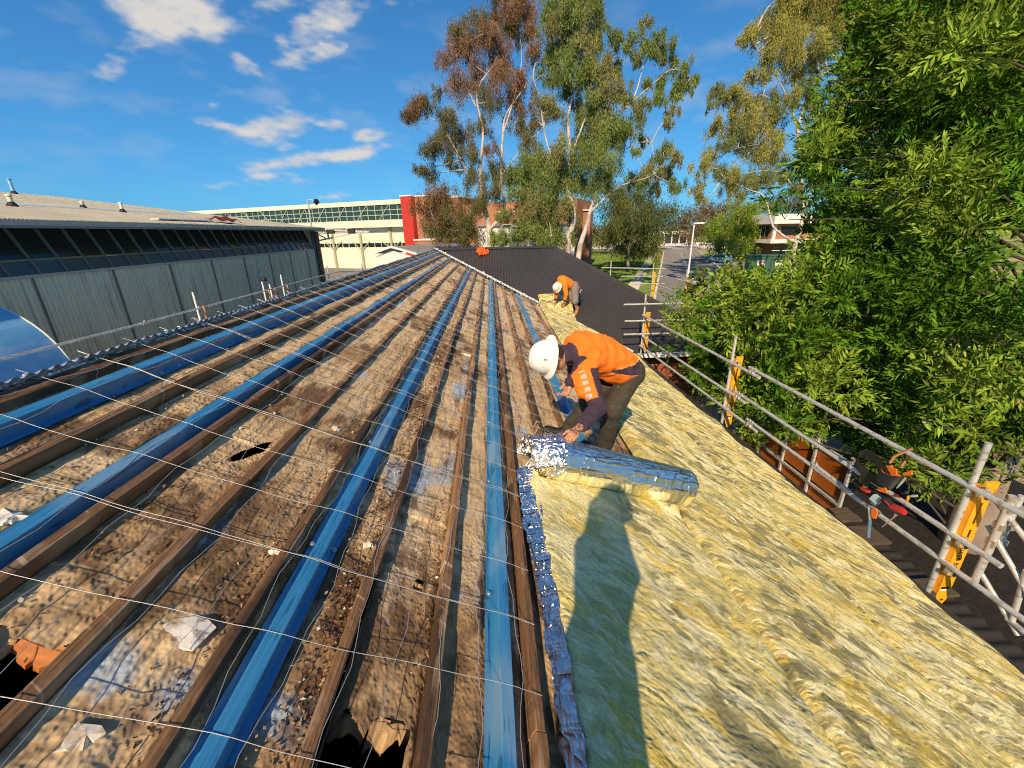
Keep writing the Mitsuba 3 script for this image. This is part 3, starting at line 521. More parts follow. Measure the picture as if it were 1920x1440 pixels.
v = np.stack([c - a * L[:, None], c + b * W[:, None], c + a * L[:, None], c - b * W[:, None]], 1).reshape(-1, 3); f = np.arange(4 * N).reshape(N, 4); pal = np.array([(.16, .08, .035), (.26, .15, .07), (.38, .27, .16), (.08, .045, .025), (.62, .58, .50)]); col = pal[rl.choice(5, N, p=[.33, .28, .2, .14, .05])]
put('bark_litter', MB().add(v, f, np.repeat(col, 4, 0)), 'litter', label='brown bark flakes and grit scattered over the old roof lining', cat='litter', kind='stuff')
# splintered orange timber edge at the big hole on the left
ro = np.random.default_rng(3); q = np.linspace(0, 1, 26); jag = .008 + .022 * ro.random(26) + .008 * (q > .5); tp_, bt_ = RP(-1.53 + .30 * q, .945 - .055 * q, -.085), RP(-1.53 + .30 * q + ro.normal(0, .004, 26), .930 - .055 * q - jag, -.105 - jag * .5)
put('splintered_board', MB().grid(np.stack([tp_, bt_], 1)).grid(np.stack([tp_, bt_], 1) - RNN * .02, flip=True).grid(np.stack([bt_, bt_ - RNN * .02], 1)), mat('raw_timber', proc(lambda p, n, uv: mix((.55, .20, .04), (.30, .10, .03), fbm(slope(p) * 14, p.y * 90, 0, 3))), .7), house, label='splintered orange timber edge of the hole')
# ---------------------------------------------------------------- edge protection scaffold along the near eave
TUBE = .0242
def tube_part(parent, name, a, b, r=TUBE, m='galv', label=None, hollow=True): return put(name, MB().tube([a, b], r, 14), m, parent, smooth=40, label=label)
def clamp(parent, c, d):
    d = nz(d); a, b, _ = frame(d); m = MB(); m.lathe([(TUBE, -.03), (TUBE + .011, -.03), (TUBE + .011, .03), (TUBE, .03)], c, d, 12); m.box(np.asarray(c) + b * .035, (.03, .05, .025), np.array([a, d, b])); m.lathe([(0, .07), (.012, .07), (.012, .045), (.006, .045), (.006, -.01)], np.asarray(c), b, 8); m.box(np.asarray(c) - a * .04, (.035, .03, .03), np.array([a, d, b]))
    return put('clamp', m, 'steel_clamp', parent)
sc = thing('edge_scaffold', 'galvanised scaffold guard rails with yellow brackets along the eave beside the leafy tree', 'scaffold')
POSTS = [(4.0, 2.84, -1.69), (4.0, 6.56, -1.68), (3.95, 10.68, -1.58)]
RZ = [-2.12, -2.62, -2.93]
for i, (x, y, z) in enumerate(POSTS):
    tube_part(sc, 'standard', (x, y, GROUND), (x, y, z), label='upright scaffold tube' if i == 0 else None)
    # yellow channel: web facing the roof side and the camera, two flanges
    w, dp, th, zb, zt = .118, .05, .004, (-3.36, -3.32, -3.1)[i], -2.05; bx, by = x + .082, y - .055; br = numbered('bracket', sc); m = MB()
    out = [(-w / 2, zb + .10), (-.01, zb), (.03, zb), (w / 2, zb + .07), (w / 2, zt), (-w / 2, zt)]
    import shapely.geometry as sg
    pl = sg.Polygon([(p[0], p[1]) for p in out]).difference(sg.Point(.012, zb + .055).buffer(.016))
    for slot in ([(-.012, zt - .40), (.012, zt - .18)], [(-.010, zt - .62), (.014, zt - .46)]): pl = pl.difference(sg.box(slot[0][0], slot[0][1], slot[1][0], slot[1][1]))
    tm = trimesh.creation.extrude_polygon(pl, th, engine='earcut'); v = np.array(tm.vertices); m.add(np.stack([bx + v[:, 0], by - v[:, 2], v[:, 1]], 1), tm.faces)
    for q in (-1, 1): m.box((bx + q * (w / 2 - .002), by + dp / 2 + .002, (zb + zt) / 2 + .06), (.004, dp, zt - zb - .14))
    m.box((bx, by - .012, zt - .02), (w * .98, .02, .10))
    scene[br] = mikit.ply(m.mesh(), 'bracket_yellow'); tag(br, label='yellow channel bracket with black phone number' if i == 0 else None)
    t = meshkit.text_mesh('0415 818', .042, .0012, True); v = np.array(t.vertices); put('lettering', MB().add(np.stack([bx - .02 + v[:, 1], by - .0045 - v[:, 2], -2.70 + .02 * (i == 1) - v[:, 0]], 1), t.faces), 'ink', br) if i < 2 else None
    put('sticker', MB().box((bx - .005, by - .0055, zb + .20), (.075, .002, .024)), 'ink', br); put('sticker', MB().box((bx - .005, by - .0055, zb + .175), (.075, .002, .018)), 'white_paint', br)
    for k, rz in enumerate(RZ):
        hk = MB().tube([(bx - w / 2 + .005, by - .005, rz - .045), (bx - w / 2 - .03, by - .03, rz - .05), (bx - w / 2 - .045, by - .06, rz - .02), (bx - w / 2 - .03, by - .075, rz + .03)], .008, 6); put('hook', hk, 'bracket_yellow', br)
        clamp(sc, (x + .012, y - .10, rz), (0, 1, 0))
RXN = 3.985
for k, rz in enumerate(RZ):
    y1 = [5.72, 5.95, 5.55][k]; e = rz + [-.0, -.04, -.02][k]
    tube_part(sc, 'guard_rail', (3.93, 10.75, e + .01), (RXN - .03, y1, rz - .0), label='upper guard rail tube' if k == 0 else None); tube_part(sc, 'guard_rail', (RXN + .01, y1 + .34, rz + .052), (RXN + .01, [2.28, 2.45, -.6][k], rz + [.01, .03, .05][k]))
    for yy in (y1 + .17, y1 + .24): clamp(sc, (RXN, yy, rz + .025), (0, 1, 0))
tube_part(sc, 'guard_rail', (RXN + .01, 4.45, RZ[2] + .09), (RXN + .01, 3.86, RZ[2] + .07)); clamp(sc, (RXN + .01, 4.4, RZ[2] + .07), (0, 1, 0))
# stair end frame at the right edge
a = np.array([4.24, 2.72, -3.05]); tube_part(sc, 'gate_tube', a, a + (0, 0, .92), .030); tube_part(sc, 'gate_tube', a + (.075, 0, .42), a + (.075, 0, .92), .022)
for zz in (.45, .62, .80): put('clamp', MB().box(a + (.04, 0, zz), (.13, .07, .06)), 'steel_clamp', sc)
for p, q in (((1862, 932), (1935, 1026)), ((1835, 1068), (1902, 1180)), ((1852, 985), (1925, 1110)), ((1897, 1165), (1925, 1070))): tube_part(sc, 'stair_rail', onx(*p, 4.26), onx(*q, 4.26) + (onx(*q, 4.26) - onx(*p, 4.26)) * (.0 if p[1] == 1165 else .1), .021)
tube_part(sc, 'stair_rail', onx(1888, 1160, 4.26), onx(1945, 1205, 4.26), .024)
# rails across the end of the dark slope
for z_, x0 in ((-1.80, 3.36), (-2.23, 3.42), (-2.58, 3.42)): tube_part(sc, 'cross_rail', (x0, 10.58, z_), (6.6, 10.58, z_ - .02)); clamp(sc, (3.95, 10.60, z_), (1, 0, 0))
tube_part(sc, 'standard', (6.1, 10.63, GROUND), (6.1, 10.63, -1.6))

# scaffold beyond the dark roof
s2 = thing('far_scaffold', 'thin scaffold guard rails with yellow brackets beyond the right end of the dark roof', 'scaffold'); X2 = 8.0
for (pt, pb) in (((1226, 494), (1228, 541)), ((1289, 505), (1284, 568))):
    a = onx(*pt, X2); tube_part(s2, 'standard', (X2, a[1], GROUND), a); b = put('bracket', MB().box((X2 + .06, a[1] - .05, a[2] - .98), (.11, .012, 1.15)).box((X2 + .115, a[1] - .02, a[2] - .98), (.01, .06, 1.15)), 'bracket_yellow', s2)
for dz in (-.42, -.92, -1.3): tube_part(s2, 'guard_rail', (X2 - .03, 10.0, -1.66 + dz + .0), (X2 - .03, 20.2, -1.62 + dz))
for p, q in (((1128, 502), (1248, 504)), ((1165, 518), (1247, 518)), ((1190, 533), (1246, 531))): tube_part(s2, 'cross_rail', ony(*p, 20.3), ony(*q, 20.3))
a = ony(1146, 489, 20.35); tube_part(s2, 'standard', (a[0], 20.35, GROUND), a)

# scaffold on the far side of the ridge
s3 = thing('left_scaffold', 'grey guard rail tube and short white posts showing above the ridge on the left', 'scaffold'); X3 = -8.2
tube_part(s3, 'guard_rail', onx(-60, 689, X3), onx(270, 606, X3)); tube_part(s3, 'guard_rail', onx(262, 607.5, X3), onx(604, 517, X3)); tube_part(s3, 'guard_rail', onx(598, 519, X3), onx(634, 509.5, X3)); clamp(s3, onx(272, 606, X3), (0, 1, 0))
for (px, pt) in ((361, 548), (490, 523), (505, 533), (526, 515)):
    a = onx(px, pt, X3 - .06); tube_part(s3, 'standard', (a[0], a[1], GROUND), a, m='white_paint'); rz = onx(px, 674 - .256 * px, X3)[2]; clamp(s3, (X3, a[1], rz), (0, 1, 0)); put('hook', MB().box((X3 + .07, a[1] + .1, rz - .12), (.05, .05, .36)), mat('rust', (.42, .18, .10), .7) if 'rust' not in scene else 'rust', s3)
a = onx(493, 524, X3); hat_ = thing('black_cap', 'black cap hanging on the scaffold post behind the ridge', 'cap'); put('cap', MB().lathe([(0, .10), (.07, .08), (.10, 0), (.10, -.06)], a + (.03, 0, 0), (0.2, 0, 1), 14), 'black', hat_); put('peak', MB().box(a + (.11, -.05, -.05), (.12, .16, .015)), 'black', hat_)
s4 = thing('yard_scaffold', 'distant guard rail with two thin posts in the yard before the cream hangar', 'scaffold')
for px, t, b in ((613, 498, 526), (678, 494, 506)): a = onx(px, t, -9.4); tube_part(s4, 'standard', (a[0], a[1], GROUND), a, .03)
tube_part(s4, 'guard_rail', onx(634, 509.5, -9.4), onx(700, 509.5, -9.4) * (1, 1, 1), .03)

# tools hung on the guard rail
def tp(px, py, dx=0.0): return onx(px, py, 3.90 + dx)
tb = thing('tool_belt', 'black and orange tool belt hanging from the guard rail', 'tool belt')
A = np.linspace(0, 2 * np.pi, 40); c = tp(1640, 880); bl = np.stack([c[0] + .03 * np.sin(A * 2), c[1] + .21 * np.cos(A), c[2] + .10 * np.sin(A) + .04 * np.cos(A)], -1)
bm = MB(); w = np.stack([bl + (0, 0, .045), bl - (.012, 0, .045)], 1); bm.grid(w).grid(w + np.array([.008, 0, 0])); put('belt', bm, 'black', tb, smooth=40)
put('strap', MB().tube([tp(1668, 868), tp(1677, 856, .02), (RXN + .01, tp(1690, 850)[1], RZ[0] + .085), tp(1700, 862, .12), tp(1690, 874, .1)], .012, 6), 'rust', tb); put('strap', MB().tube([tp(1618, 872), tp(1632, 862), tp(1650, 860), tp(1668, 866)], .009, 6), 'black', tb)
def pouch(c, wy, wx, h, tilt, col_out, col_in, taper=.75):
    key = numbered('pouch', tb); A = np.linspace(-np.pi * .5, np.pi * .5, 14); prof = np.stack([np.append(-np.cos(A) * wx, 0), np.append(np.sin(A) * wy, -wy)], 1)
    ax = nz(np.array([-.55 * tilt, -.25, -1])); m = MB(); rings = []
    for k, t_ in enumerate(np.linspace(0, 1, 6)): q = prof * (1 - (1 - taper) * t_); rings.append(np.stack([c[0] + q[:, 0] + ax[0] * h * t_, c[1] + q[:, 1] + ax[1] * h * t_, c[2] + ax[2] * h * t_ + .02 * np.cos(np.arange(15) * .45) * (t_ == 0)], 1))
    R = np.array(rings); m.grid(R); m.add(np.vstack([R[-1], R[-1].mean(0)[None]]), [[i, (i + 1) % 15, 15] for i in range(15)]); scene[key] = mikit.ply(m.mesh(), col_out, smooth=40)
    i = MB(); R2 = R.copy(); ctr = R.mean(1, keepdims=True); R2 = ctr + (R2 - ctr) * .93; i.grid(R2[:4], flip=True); i.add(np.vstack([R2[3], R2[3].mean(0)[None]]), [[k, (k + 1) % 15, 15] for k in range(15)]); put('lining', i, col_in, key, smooth=40); return key, R
mat('orange_fabric', (.80, .17, .015), .7); mat('drill_red', (.45, .03, .03), .45); mat('tool_blue', (.10, .18, .27), .5); mat('grey_blue', (.34, .46, .54), .45)
pouch(tp(1672, 884), .115, .055, .15, 1, 'black', 'orange_fabric'); pouch(tp(1628, 884, .03), .07, .04, .14, .6, 'black_gloss', 'black')
fl = MB()
for p4 in (((1658, 874), (1671, 872), (1676, 887), (1664, 892)), ((1672, 876), (1681, 880), (1680, 890), (1673, 886)), ((1692, 887), (1709, 882), (1709, 891), (1694, 892)), ((1640, 917), (1660, 914), (1662, 925), (1650, 922)), ((1634, 955), (1641, 953), (1645, 960), (1641, 973)), ((1634, 955), (1641, 973), (1634, 971), (1633, 962))):
    P = [tp(*p, -.015) for p in p4]; fl.add(P + [q + np.array([.012, 0, 0]) for q in P], [[0, 1, 2, 3], [7, 6, 5, 4], [0, 4, 5, 1], [1, 5, 6, 2], [2, 6, 7, 3], [3, 7, 4, 0]])
rt_ = np.random.default_rng(9)
for k, (px, py, q, m_) in enumerate(((1690, 905, .9, 'steel_clamp'), (1695, 925, .7, 'rubber'), (1702, 935, .5, 'bracket_yellow'), (1683, 930, .8, 'drill_red'), (1650, 895, .6, 'black_gloss'), (1664, 905, .8, 'rubber'), (1712, 930, .5, 'galv'))): d_ = nz(rt_.normal(size=3) + (0, 0, -.8)) * .07 * q; put('small_tool', MB().tube([tp(px, py) - d_, tp(px, py), tp(px, py) + d_ * 1.1], [.010, .013, .006], 7), m_, tb, smooth=40)
put('pouch_flap', fl, 'orange_fabric', tb, label='bright orange pouch flaps')
tm_ = thing('tape_measure', 'small grey blue tape measure clipped to the tool belt', 'tape measure'); q = tp(1643, 936); put('case', MB().box(q, (.05, .075, .075), np.array([nz((1, .2, -.2)), nz((-.2, 1, .25)), nz((.2, -.25, 1))])), 'grey_blue', tm_); put('lock', MB().box(q + (-.01, -.0, -.052), (.03, .05, .02)), 'tool_blue', tm_)
hm = thing('claw_hammer', 'steel claw hammer with blue grip hanging below the tool belt', 'hammer'); put('handle', MB().tube([tp(1629, 950), tp(1631, 975)], .011, 10), 'steel_clamp', hm); put('grip', MB().tube([tp(1631, 973), tp(1630, 985), tp(1628, 1001), tp(1628, 1007)], [.014, .017, .019, .018], 12), 'tool_blue', hm, smooth=50)
put('head', MB().lathe([(0, 0), (.016, 0), (.017, .02), (.010, .03), (.012, .06)], tp(1617, 943), tp(1640, 953) - tp(1617, 943), 12).tube([tp(1629, 948), tp(1640, 953), tp(1648, 958), tp(1653, 963)], [.014, .012, .008, .003], 8), 'steel_clamp', hm, smooth=50)
dr_ = thing('impact_driver', 'red and black cordless driver hanging beneath the tool belt', 'drill'); put('body', MB().tube([tp(1672, 950), tp(1690, 957), tp(1697, 962)], [.032, .036, .026], 12), 'drill_red', dr_, smooth=50); put('battery', MB().box(tp(1666, 944), (.07, .10, .055), np.array([nz((1, 0, -.3)), nz((0, 1, .3)), nz((.3, -.3, 1))])), 'rubber', dr_); put('chuck', MB().tube([tp(1680, 965), tp(1676, 970), tp(1654, 988)], [.014, .006, .005], 8), 'steel_clamp', dr_); put('stripe', MB().box(tp(1664, 944, -.045), (.006, .075, .014), np.array([nz((1, 0, -.3)), nz((0, 1, .3)), nz((.3, -.3, 1))])), 'drill_red', dr_)
gl = thing('glue_bottle', 'tiny yellow and red bottle hanging at the left of the tool belt', 'bottle'); put('bottle', MB().lathe([(0, .0), (.022, .0), (.022, .07), (.010, .09), (.008, .12)], tp(1622, 914), (0, .1, 1), 12), 'bracket_yellow', gl); put('base', MB().box(tp(1623, 918), (.05, .08, .03)), 'drill_red', gl)

# lean-to roof below the eave, hoarding and fence behind it
lt = thing('lean_to_roof', 'dark ribbed lean-to roof with dusty planks below the eave under the guard rail', 'roof')
Y_, X_ = np.meshgrid(np.arange(-1.0, 4.9, .022), np.array([4.1, 4.7, 5.4]), indexing='ij'); put('sheet', MB().grid(np.stack([X_, Y_, -4.15 - (X_ - 4.1) * .05 + .018 * np.sin(Y_ * 2 * np.pi / .17)], -1)), mat('shaded_brown_sheet', (.026, .020, .016), .7), lt, smooth=50)  # tree shade is put into this near-black sheet colour
for yy, w in ((4.55, .36), (3.62, .26), (5.0, .3)): put('plank', MB().box((4.72, yy, -4.105), (1.25, w, .035)), mat('old_plank', proc(lambda p, n, uv: mix((.05, .036, .026), (.13, .09, .06), fbm(p.x * 9, p.y * 40, 1, 3))), .9) if 'old_plank' not in scene else 'old_plank', lt, label='dusty brown plank' if w == .36 else None)
ob = thing('hoarding', 'orange hoarding panels with shade put into their colour below the tree beyond the eave', 'hoarding'); mat('shaded_orange_board', (.38, .10, .006), .6)  # orange lowered to stand in for tree shade on the panels
h0_, h1_ = onx(1385, 826, 6.6), onx(1606, 850, 6.6); L_ = h0_[1] - h1_[1]
for k in range(4):
    ya, yb = h1_[1] + L_ * k / 4 + .03, h1_[1] + L_ * (k + 1) / 4 - .03; pk = put('panel', MB().box((6.62, (ya + yb) / 2, -4.62), (.03, yb - ya, .86)).box((6.62, (ya + yb) / 2, -5.28), (.03, yb - ya, .30)), 'shaded_orange_board', ob)
    put('post', MB().box((6.57, ya - .03, -5.0), (.05, .05, 1.9)), 'galv', ob)
put('rail', MB().box((6.56, (h0_[1] + h1_[1]) / 2, -5.10), (.04, L_, .05)).box((6.56, (h0_[1] + h1_[1]) / 2, -4.17), (.04, L_, .04)).box((6.4, (h0_[1] + h1_[1]) / 2 - 1, -5.75), (.5, L_ * .6, .06)), 'galv', ob)
# ---------------------------------------------------------------- long metal shed on the left
shed = thing('metal_shed', 'long grey ribbed metal shed with dark strip windows and a low pale corrugated roof', 'shed'); SX, SY0, SY1 = -11.0, 4.0, float(onx(592, 440, -11)[1])
SILL, HEAD = float(onx(480, 479, SX)[2]), float(onx(300, 433, SX)[2]) + .02
y = SY0; k = 0
while y < SY1 - .1:
    y1 = min(y + .762, SY1); yy = np.arange(y, y1 + .001, .762 / 40); prof = .018 * np.clip(np.sin((yy - y) / .762 * 2 * np.pi * 6) * 2.2, -1, 1) + .006 * (yy > y1 - .02); zz = np.array([GROUND, -2.8, SILL])
    put('wall_panel', MB().grid(np.stack([SX + np.repeat(prof[:, None], 3, 1), np.repeat(yy[:, None], 3, 1), np.repeat(zz[None], len(yy), 0)], -1)), 'shed_sheet', shed, smooth=35, label='grey green ribbed wall sheet' if k == 0 else None)
    if k % 3 == 2: put('cover_strip', MB().box((SX + .03, y1, (GROUND + SILL) / 2), (.03, .035, SILL - GROUND - .01)), 'mullion', shed)
    y = y1; k += 1
put('sill', MB().box((SX + .0, (SY0 + SY1) / 2, SILL + .03), (.10, SY1 - SY0, .07)), 'gutter_green', shed)
PW = .70; ny = int((SY1 - SY0 - .8) / PW); lean = .42
for j in range(ny):
    ya = SY0 + .05 + j * PW; a0, a1 = np.array([SX + .02, 0, SILL + .06]), np.array([SX + .02 - lean, 0, HEAD + .10]); mid = a0 + (a1 - a0) * .30
    w = put('window', MB().add([mid + (0, ya + .02, .02), mid + (0, ya + PW - .02, .02), a1 + (0, ya + PW - .02, 0), a1 + (0, ya + .02, 0)], [[0, 1, 2, 3]]), 'dark_glass', shed, label='dark leaning window pane' if j == 0 else None)
    put('lower_pane', MB().add([a0 + (.02, ya + .02, 0), a0 + (.02, ya + PW - .02, 0), mid + (.02, ya + PW - .02, -.02), mid + (.02, ya + .02, -.02)], [[0, 1, 2, 3]]), mat('reflection_glass', (.05, .075, .068), .2, specular=.5) if 'reflection_glass' not in scene else 'reflection_glass', w)  # lower glass paler: its reflection is put into the colour
    put('mullion', MB().beam(a0 + (.035, ya, 0), a1 + (.035, ya, 0), .035, .05, (1, 0, 0)), 'mullion', w)
put('end_post', MB().box((SX + .02, SY1 - .35, (GROUND + HEAD) / 2), (.16, .7, HEAD - GROUND)), 'mullion', shed)
for j in range(4): put('downpipe', MB().box((SX + .13, SY1 - .55 + .16 * j, (GROUND + HEAD) / 2), (.10, .10, HEAD - GROUND - .1)), 'dark_trim' if j < 3 else mat('ochre', (.30, .27, .12), .6), shed)
ge = float(onx(0, 434, SX + .45)[2])
y = SY0
while y < SY1 + .2: y1 = min(y + 1.83, SY1 + .25); put('gutter_length', MB().box((SX + .45, (y + y1) / 2, HEAD + .11), (.16, y1 - y - .012, .17)).box((SX + .50, y1 - .01, HEAD + .11), (.08, .03, .185)), 'gutter_green', shed, label='pale grey green gutter length' if y == SY0 else None); y = y1
put('soffit', MB().box((SX + .05, (SY0 + SY1) / 2, HEAD + .05), (1.0, SY1 - SY0, .03)), 'mullion', shed)
RK = ony(40, 361.5, SY1 + .25); E0_ = np.array([SX + .40, 0, HEAD + .20]); mS = (RK[2] - E0_[2]) / (E0_[0] - RK[0]); XR = RK[0] + 1.5
def SR(x, y, n=0.0): return np.stack(np.broadcast_arrays(x, y, E0_[2] + (E0_[0] - np.asarray(x)) * mS + n), -1)
y = SY0 - 2; k = 0
while y < SY1 + .2:
    y1 = min(y + .762, SY1 + .25); yy = np.arange(y, y1 + .001, .762 / 60); xx = np.array([E0_[0], -15.0, -20, -26, XR]); X_, Y_ = np.meshgrid(xx, yy)
    put('roof_sheet', MB().grid(SR(X_, Y_, .022 * np.sin((Y_ - y) / .762 * 2 * np.pi * 8) + .004 * (k % 2)), flip=True), 'old_roof', shed, smooth=50, label='weathered beige corrugated roof sheet' if k == 0 else None); y = y1; k += 1
xx, yy = np.meshgrid(np.linspace(-16.6, -15.4, 3), np.arange(12.2, 24, .02)); put('translucent_sheet', MB().grid(SR(xx, yy, .026 + .012 * np.sin(yy * 2 * np.pi / .095)), flip=True), 'clear_sheet', shed, smooth=50, label='bluish grey translucent roof sheet')
put('far_roof', MB().add([(XR, SY0 - 2, SR(XR, 0)[2]), (XR, SY1 + .25, SR(XR, 0)[2]), (XR - 30, SY1 + .25, SR(XR, 0)[2] - 3), (XR - 30, SY0 - 2, SR(XR, 0)[2] - 3)], [[0, 1, 2, 3]]), 'old_roof', shed)
put('end_wall', MB().add([(SX, SY1, GROUND), (XR - 30, SY1, GROUND), (XR - 30, SY1, SR(XR, 0)[2] - 3), (XR, SY1, SR(XR, 0)[2] - .03), (SX, SY1, HEAD + .2)], [[0, 1, 2], [0, 2, 3], [0, 3, 4]]), 'shed_sheet', shed)
def shed_hit(px, py):
    d = ray(px, py); t = (E0_[2] + E0_[0] * mS) / (d[2] + d[0] * mS); return d * t
for (px, pb, qx, qt, r, m) in ((27, 364, 18, 338, .075, 'blue_paint'), (24, 388, 18, 369, .065, 'cream_paint'), (157, 391, 153, 381, .055, 'cream_paint'), (231, 399, 227, 383, .055, 'white_paint')):
    b = shed_hit(px, pb); t_ = ray(qx, qt); t_ = t_ * (b[1] / t_[1]); vp = put('vent_pipe', MB().tube([b, (b[0], b[1], t_[2])], r, 14).lathe([(r, 0), (r * 1.35, .02), (r * 1.3, .07), (0, .09)], (b[0], b[1], t_[2]), (0, 0, 1), 14), m, shed, smooth=40, label='tall blue vent pipe' if m == 'blue_paint' else None)
    put('boot', MB().lathe([(r * 2.3, -.02), (r * 2.1, .04), (r * 1.1, .15), (r, .15)], b, (0, 0, 1), 14), 'rubber', vp, smooth=40)
b = shed_hit(421, 419); rg = thing('rag', 'dark red rag and pale board lying on the shed roof near its far end', 'rag'); q = MB(); A_, B_ = np.meshgrid(np.linspace(-.45, .45, 9), np.linspace(-.6, .6, 11)); q.grid(np.stack([b[0] + A_, b[1] + B_, b[2] + .10 + .18 * np.cos(A_ * 3) * np.cos(B_ * 2) + .05 * np.sin(A_ * 14 + B_ * 9) + A_ * -mS], -1)); put('cloth', q, mat('maroon', (.10, .02, .02), .8), rg, smooth=True); put('board', MB().box(b + (-.2, -2.2, .08), (.3, 3.0, .04)), 'white_wall', rg)

# curved blue duct against the shed wall
du = thing('curved_duct', 'curved blue metal duct arching down beside the grey shed wall at the left edge', 'duct')
ya, yb = float(onx(128, 655, -9.0)[1]), float(onx(128, 655, -9.0)[1]) - 2.6
A = np.linspace(0, np.pi / 2, 24); R0, CZ = 1.85, -2.85
def arc(R, y): return np.stack([SX + .05 + (R) * np.sin(A) * 1.05, np.full(24, y), CZ + R * np.cos(A)], -1)
o = [arc(R0, ya), arc(R0, yb), arc(R0 - .55, ya), arc(R0 - .55, yb)]
put('top_skin', MB().grid(np.stack([o[0], o[1]], 1)), 'blue_paint', du, smooth=True); put('side_panel', MB().grid(np.stack([o[0], o[2]], 1)), 'blue_paint', du); put('side_panel', MB().grid(np.stack([o[1], o[3]], 1)), 'blue_paint', du); put('under_skin', MB().grid(np.stack([o[2], o[3]], 1)), 'mullion', du, smooth=True)
put('edge_trim', MB().tube(o[0] + (0, .01, 0), .022, 6), 'pale_trim', du, smooth=True); put('edge_trim', MB().tube(o[1] - (0, .01, 0), .03, 6), 'pale_trim', du, smooth=True)
dn = o[0][-1]; put('drop_leg', MB().box((dn[0] - .27, (ya + yb) / 2, (dn[2] + GROUND) / 2), (.55, ya - yb, dn[2] - GROUND)), 'shed_sheet', du)

# lamp and bracket frame at the shed's far corner
lp = thing('shed_lamp', 'old street lamp on a pole at the far corner of the grey shed', 'lamp'); b = np.array([SX - .1, SY1 + .9, 0]); f_ = lambda px, py: (lambda d: d * (b[1] / d[1]))(ray(px, py))
put('pole', MB().tube([f_(590, 470), f_(585.5, 436), f_(577, 374)], .055, 8), 'galv', lp); put('arm', MB().tube([f_(577, 376), f_(583, 374.5), f_(590, 377)], .03, 6), 'galv', lp); put('lamp_head', MB().tube([f_(589, 376), f_(594, 379), f_(598, 378)], [.10, .20, .06], 10), 'black_gloss', lp)
fr_ = thing('steel_bracket', 'horizontal steel bracket frame jutting from the far corner of the grey shed', 'frame'); mt = MB()
for p, q, w in (((588, 430), (692, 434.5), .10), ((588, 436.5), (690, 437.5), .08), ((593, 452), (655, 439), .09), ((591, 437), (613, 448), .07), ((612, 428), (617, 449), .09), ((652, 428), (655, 439), .16)): mt.beam(f_(*p), f_(*q), w, w)
put('frame', mt, 'galv', fr_); put('box', MB().box(f_(620, 434), (.5, .3, .22)), 'rubber', fr_); put('box', MB().box(f_(659, 433), (.45, .3, .25)), 'rubber', fr_)

# ---------------------------------------------------------------- cream hangar, brick block, gabled building
G0, G1 = onz(600, 502, GROUND), onz(690, 503.5, GROUND); FU = nz(G1 - G0); FN = np.array([FU[1], -FU[0], 0]); FN = FN if FN[1] < 0 else -FN
def fac(px, py, off=0.0): d = ray(px, py); o = G1 + FN * off; return d * ((o @ FN) / (d @ FN))
def fu(px): return float((fac(px, 440) - G1) @ FU)
def fz(px, py): return float(fac(px, py)[2])
def FB(mb, u0, u1, z0, z1, d0, d1): c = G1 + FU * (u0 + u1) / 2 + FN * (d0 + d1) / 2; return mb.box((c[0], c[1], (z0 + z1) / 2), (u1 - u0, abs(d1 - d0), z1 - z0), np.array([FU, FN, [0, 0, 1]]))
hg = thing('hangar', 'long cream hangar with a band of green glass panes and a red end pillar', 'hangar')
ur = fu(767); ul = ur - 62; Z = [GROUND, fz(768, 463), fz(768, 455), fz(768, 424.8), fz(768, 410.8), fz(768, 381.7), fz(768, 372.5)]
put('lower_wall', FB(MB(), ul, ur, Z[0], Z[1], 0, -.4), 'cream_paint', hg); put('middle_wall', FB(MB(), ul, ur, Z[2], Z[3], 0, -.4), 'cream_paint', hg); put('window_back', FB(MB(), ul, ur, Z[1], Z[2], -.3, -.5), 'dark_glass', hg)
put('canopy_band', FB(MB(), ul, ur + .1, Z[3], Z[4], 1.3, -.4), 'cream_paint', hg); put('roof_band', FB(MB(), ul, ur, Z[5], Z[6], .5, -25), 'cream_paint', hg); put('shade_back', FB(MB(), ul, ur, Z[4], Z[5], -1.2, -1.4), 'dark_glass', hg)
pw = 1.62; nc = int((ur - ul) / pw); h3 = (Z[5] - Z[4]) / 3
for j in range(nc):
    u1 = ur - j * pw; u0 = u1 - pw
    for r in range(3): put('pane', FB(MB(), u0 + .06, u1 - .06, Z[4] + r * h3 + .05, Z[4] + (r + 1) * h3 - .05, .30, .27), 'green_glass', hg) if u0 > ul else None
    put('glazing_bar', FB(MB(), u0 - .05, u0 + .05, Z[4], Z[5], .36, .24), mat('bar_pale', (.42, .50, .42), .6) if 'bar_pale' not in scene else 'bar_pale', hg)
    if j % 3 == 1:
        a, b = G1 + FU * u0 + FN * .42, G1 + FU * (u0 - 1.5 * pw) + FN * .42; sg_ = -1 if j > 17 else 1; a, b = (a, b) if sg_ > 0 else (b, a); put('brace', MB().beam((a[0], a[1], Z[5]), (b[0], b[1], Z[4]), .12, .08), 'bar_pale', hg)
for r in (1, 2): put('transom', FB(MB(), ul, ur, Z[4] + r * h3 - .05, Z[4] + r * h3 + .05, .355, .245), 'bar_pale', hg)
for j in range(24):
    u1 = ur - .3 - j * 1.5; put('low_pane', FB(MB(), u1 - 1.38, u1, Z[1] + .05, Z[2] - .05, -.1, -.14), 'dark_glass', hg)
    put('low_bar', FB(MB(), u1 - 1.48, u1 - 1.38, Z[1], Z[2], .0, -.2), 'cream_paint', hg)
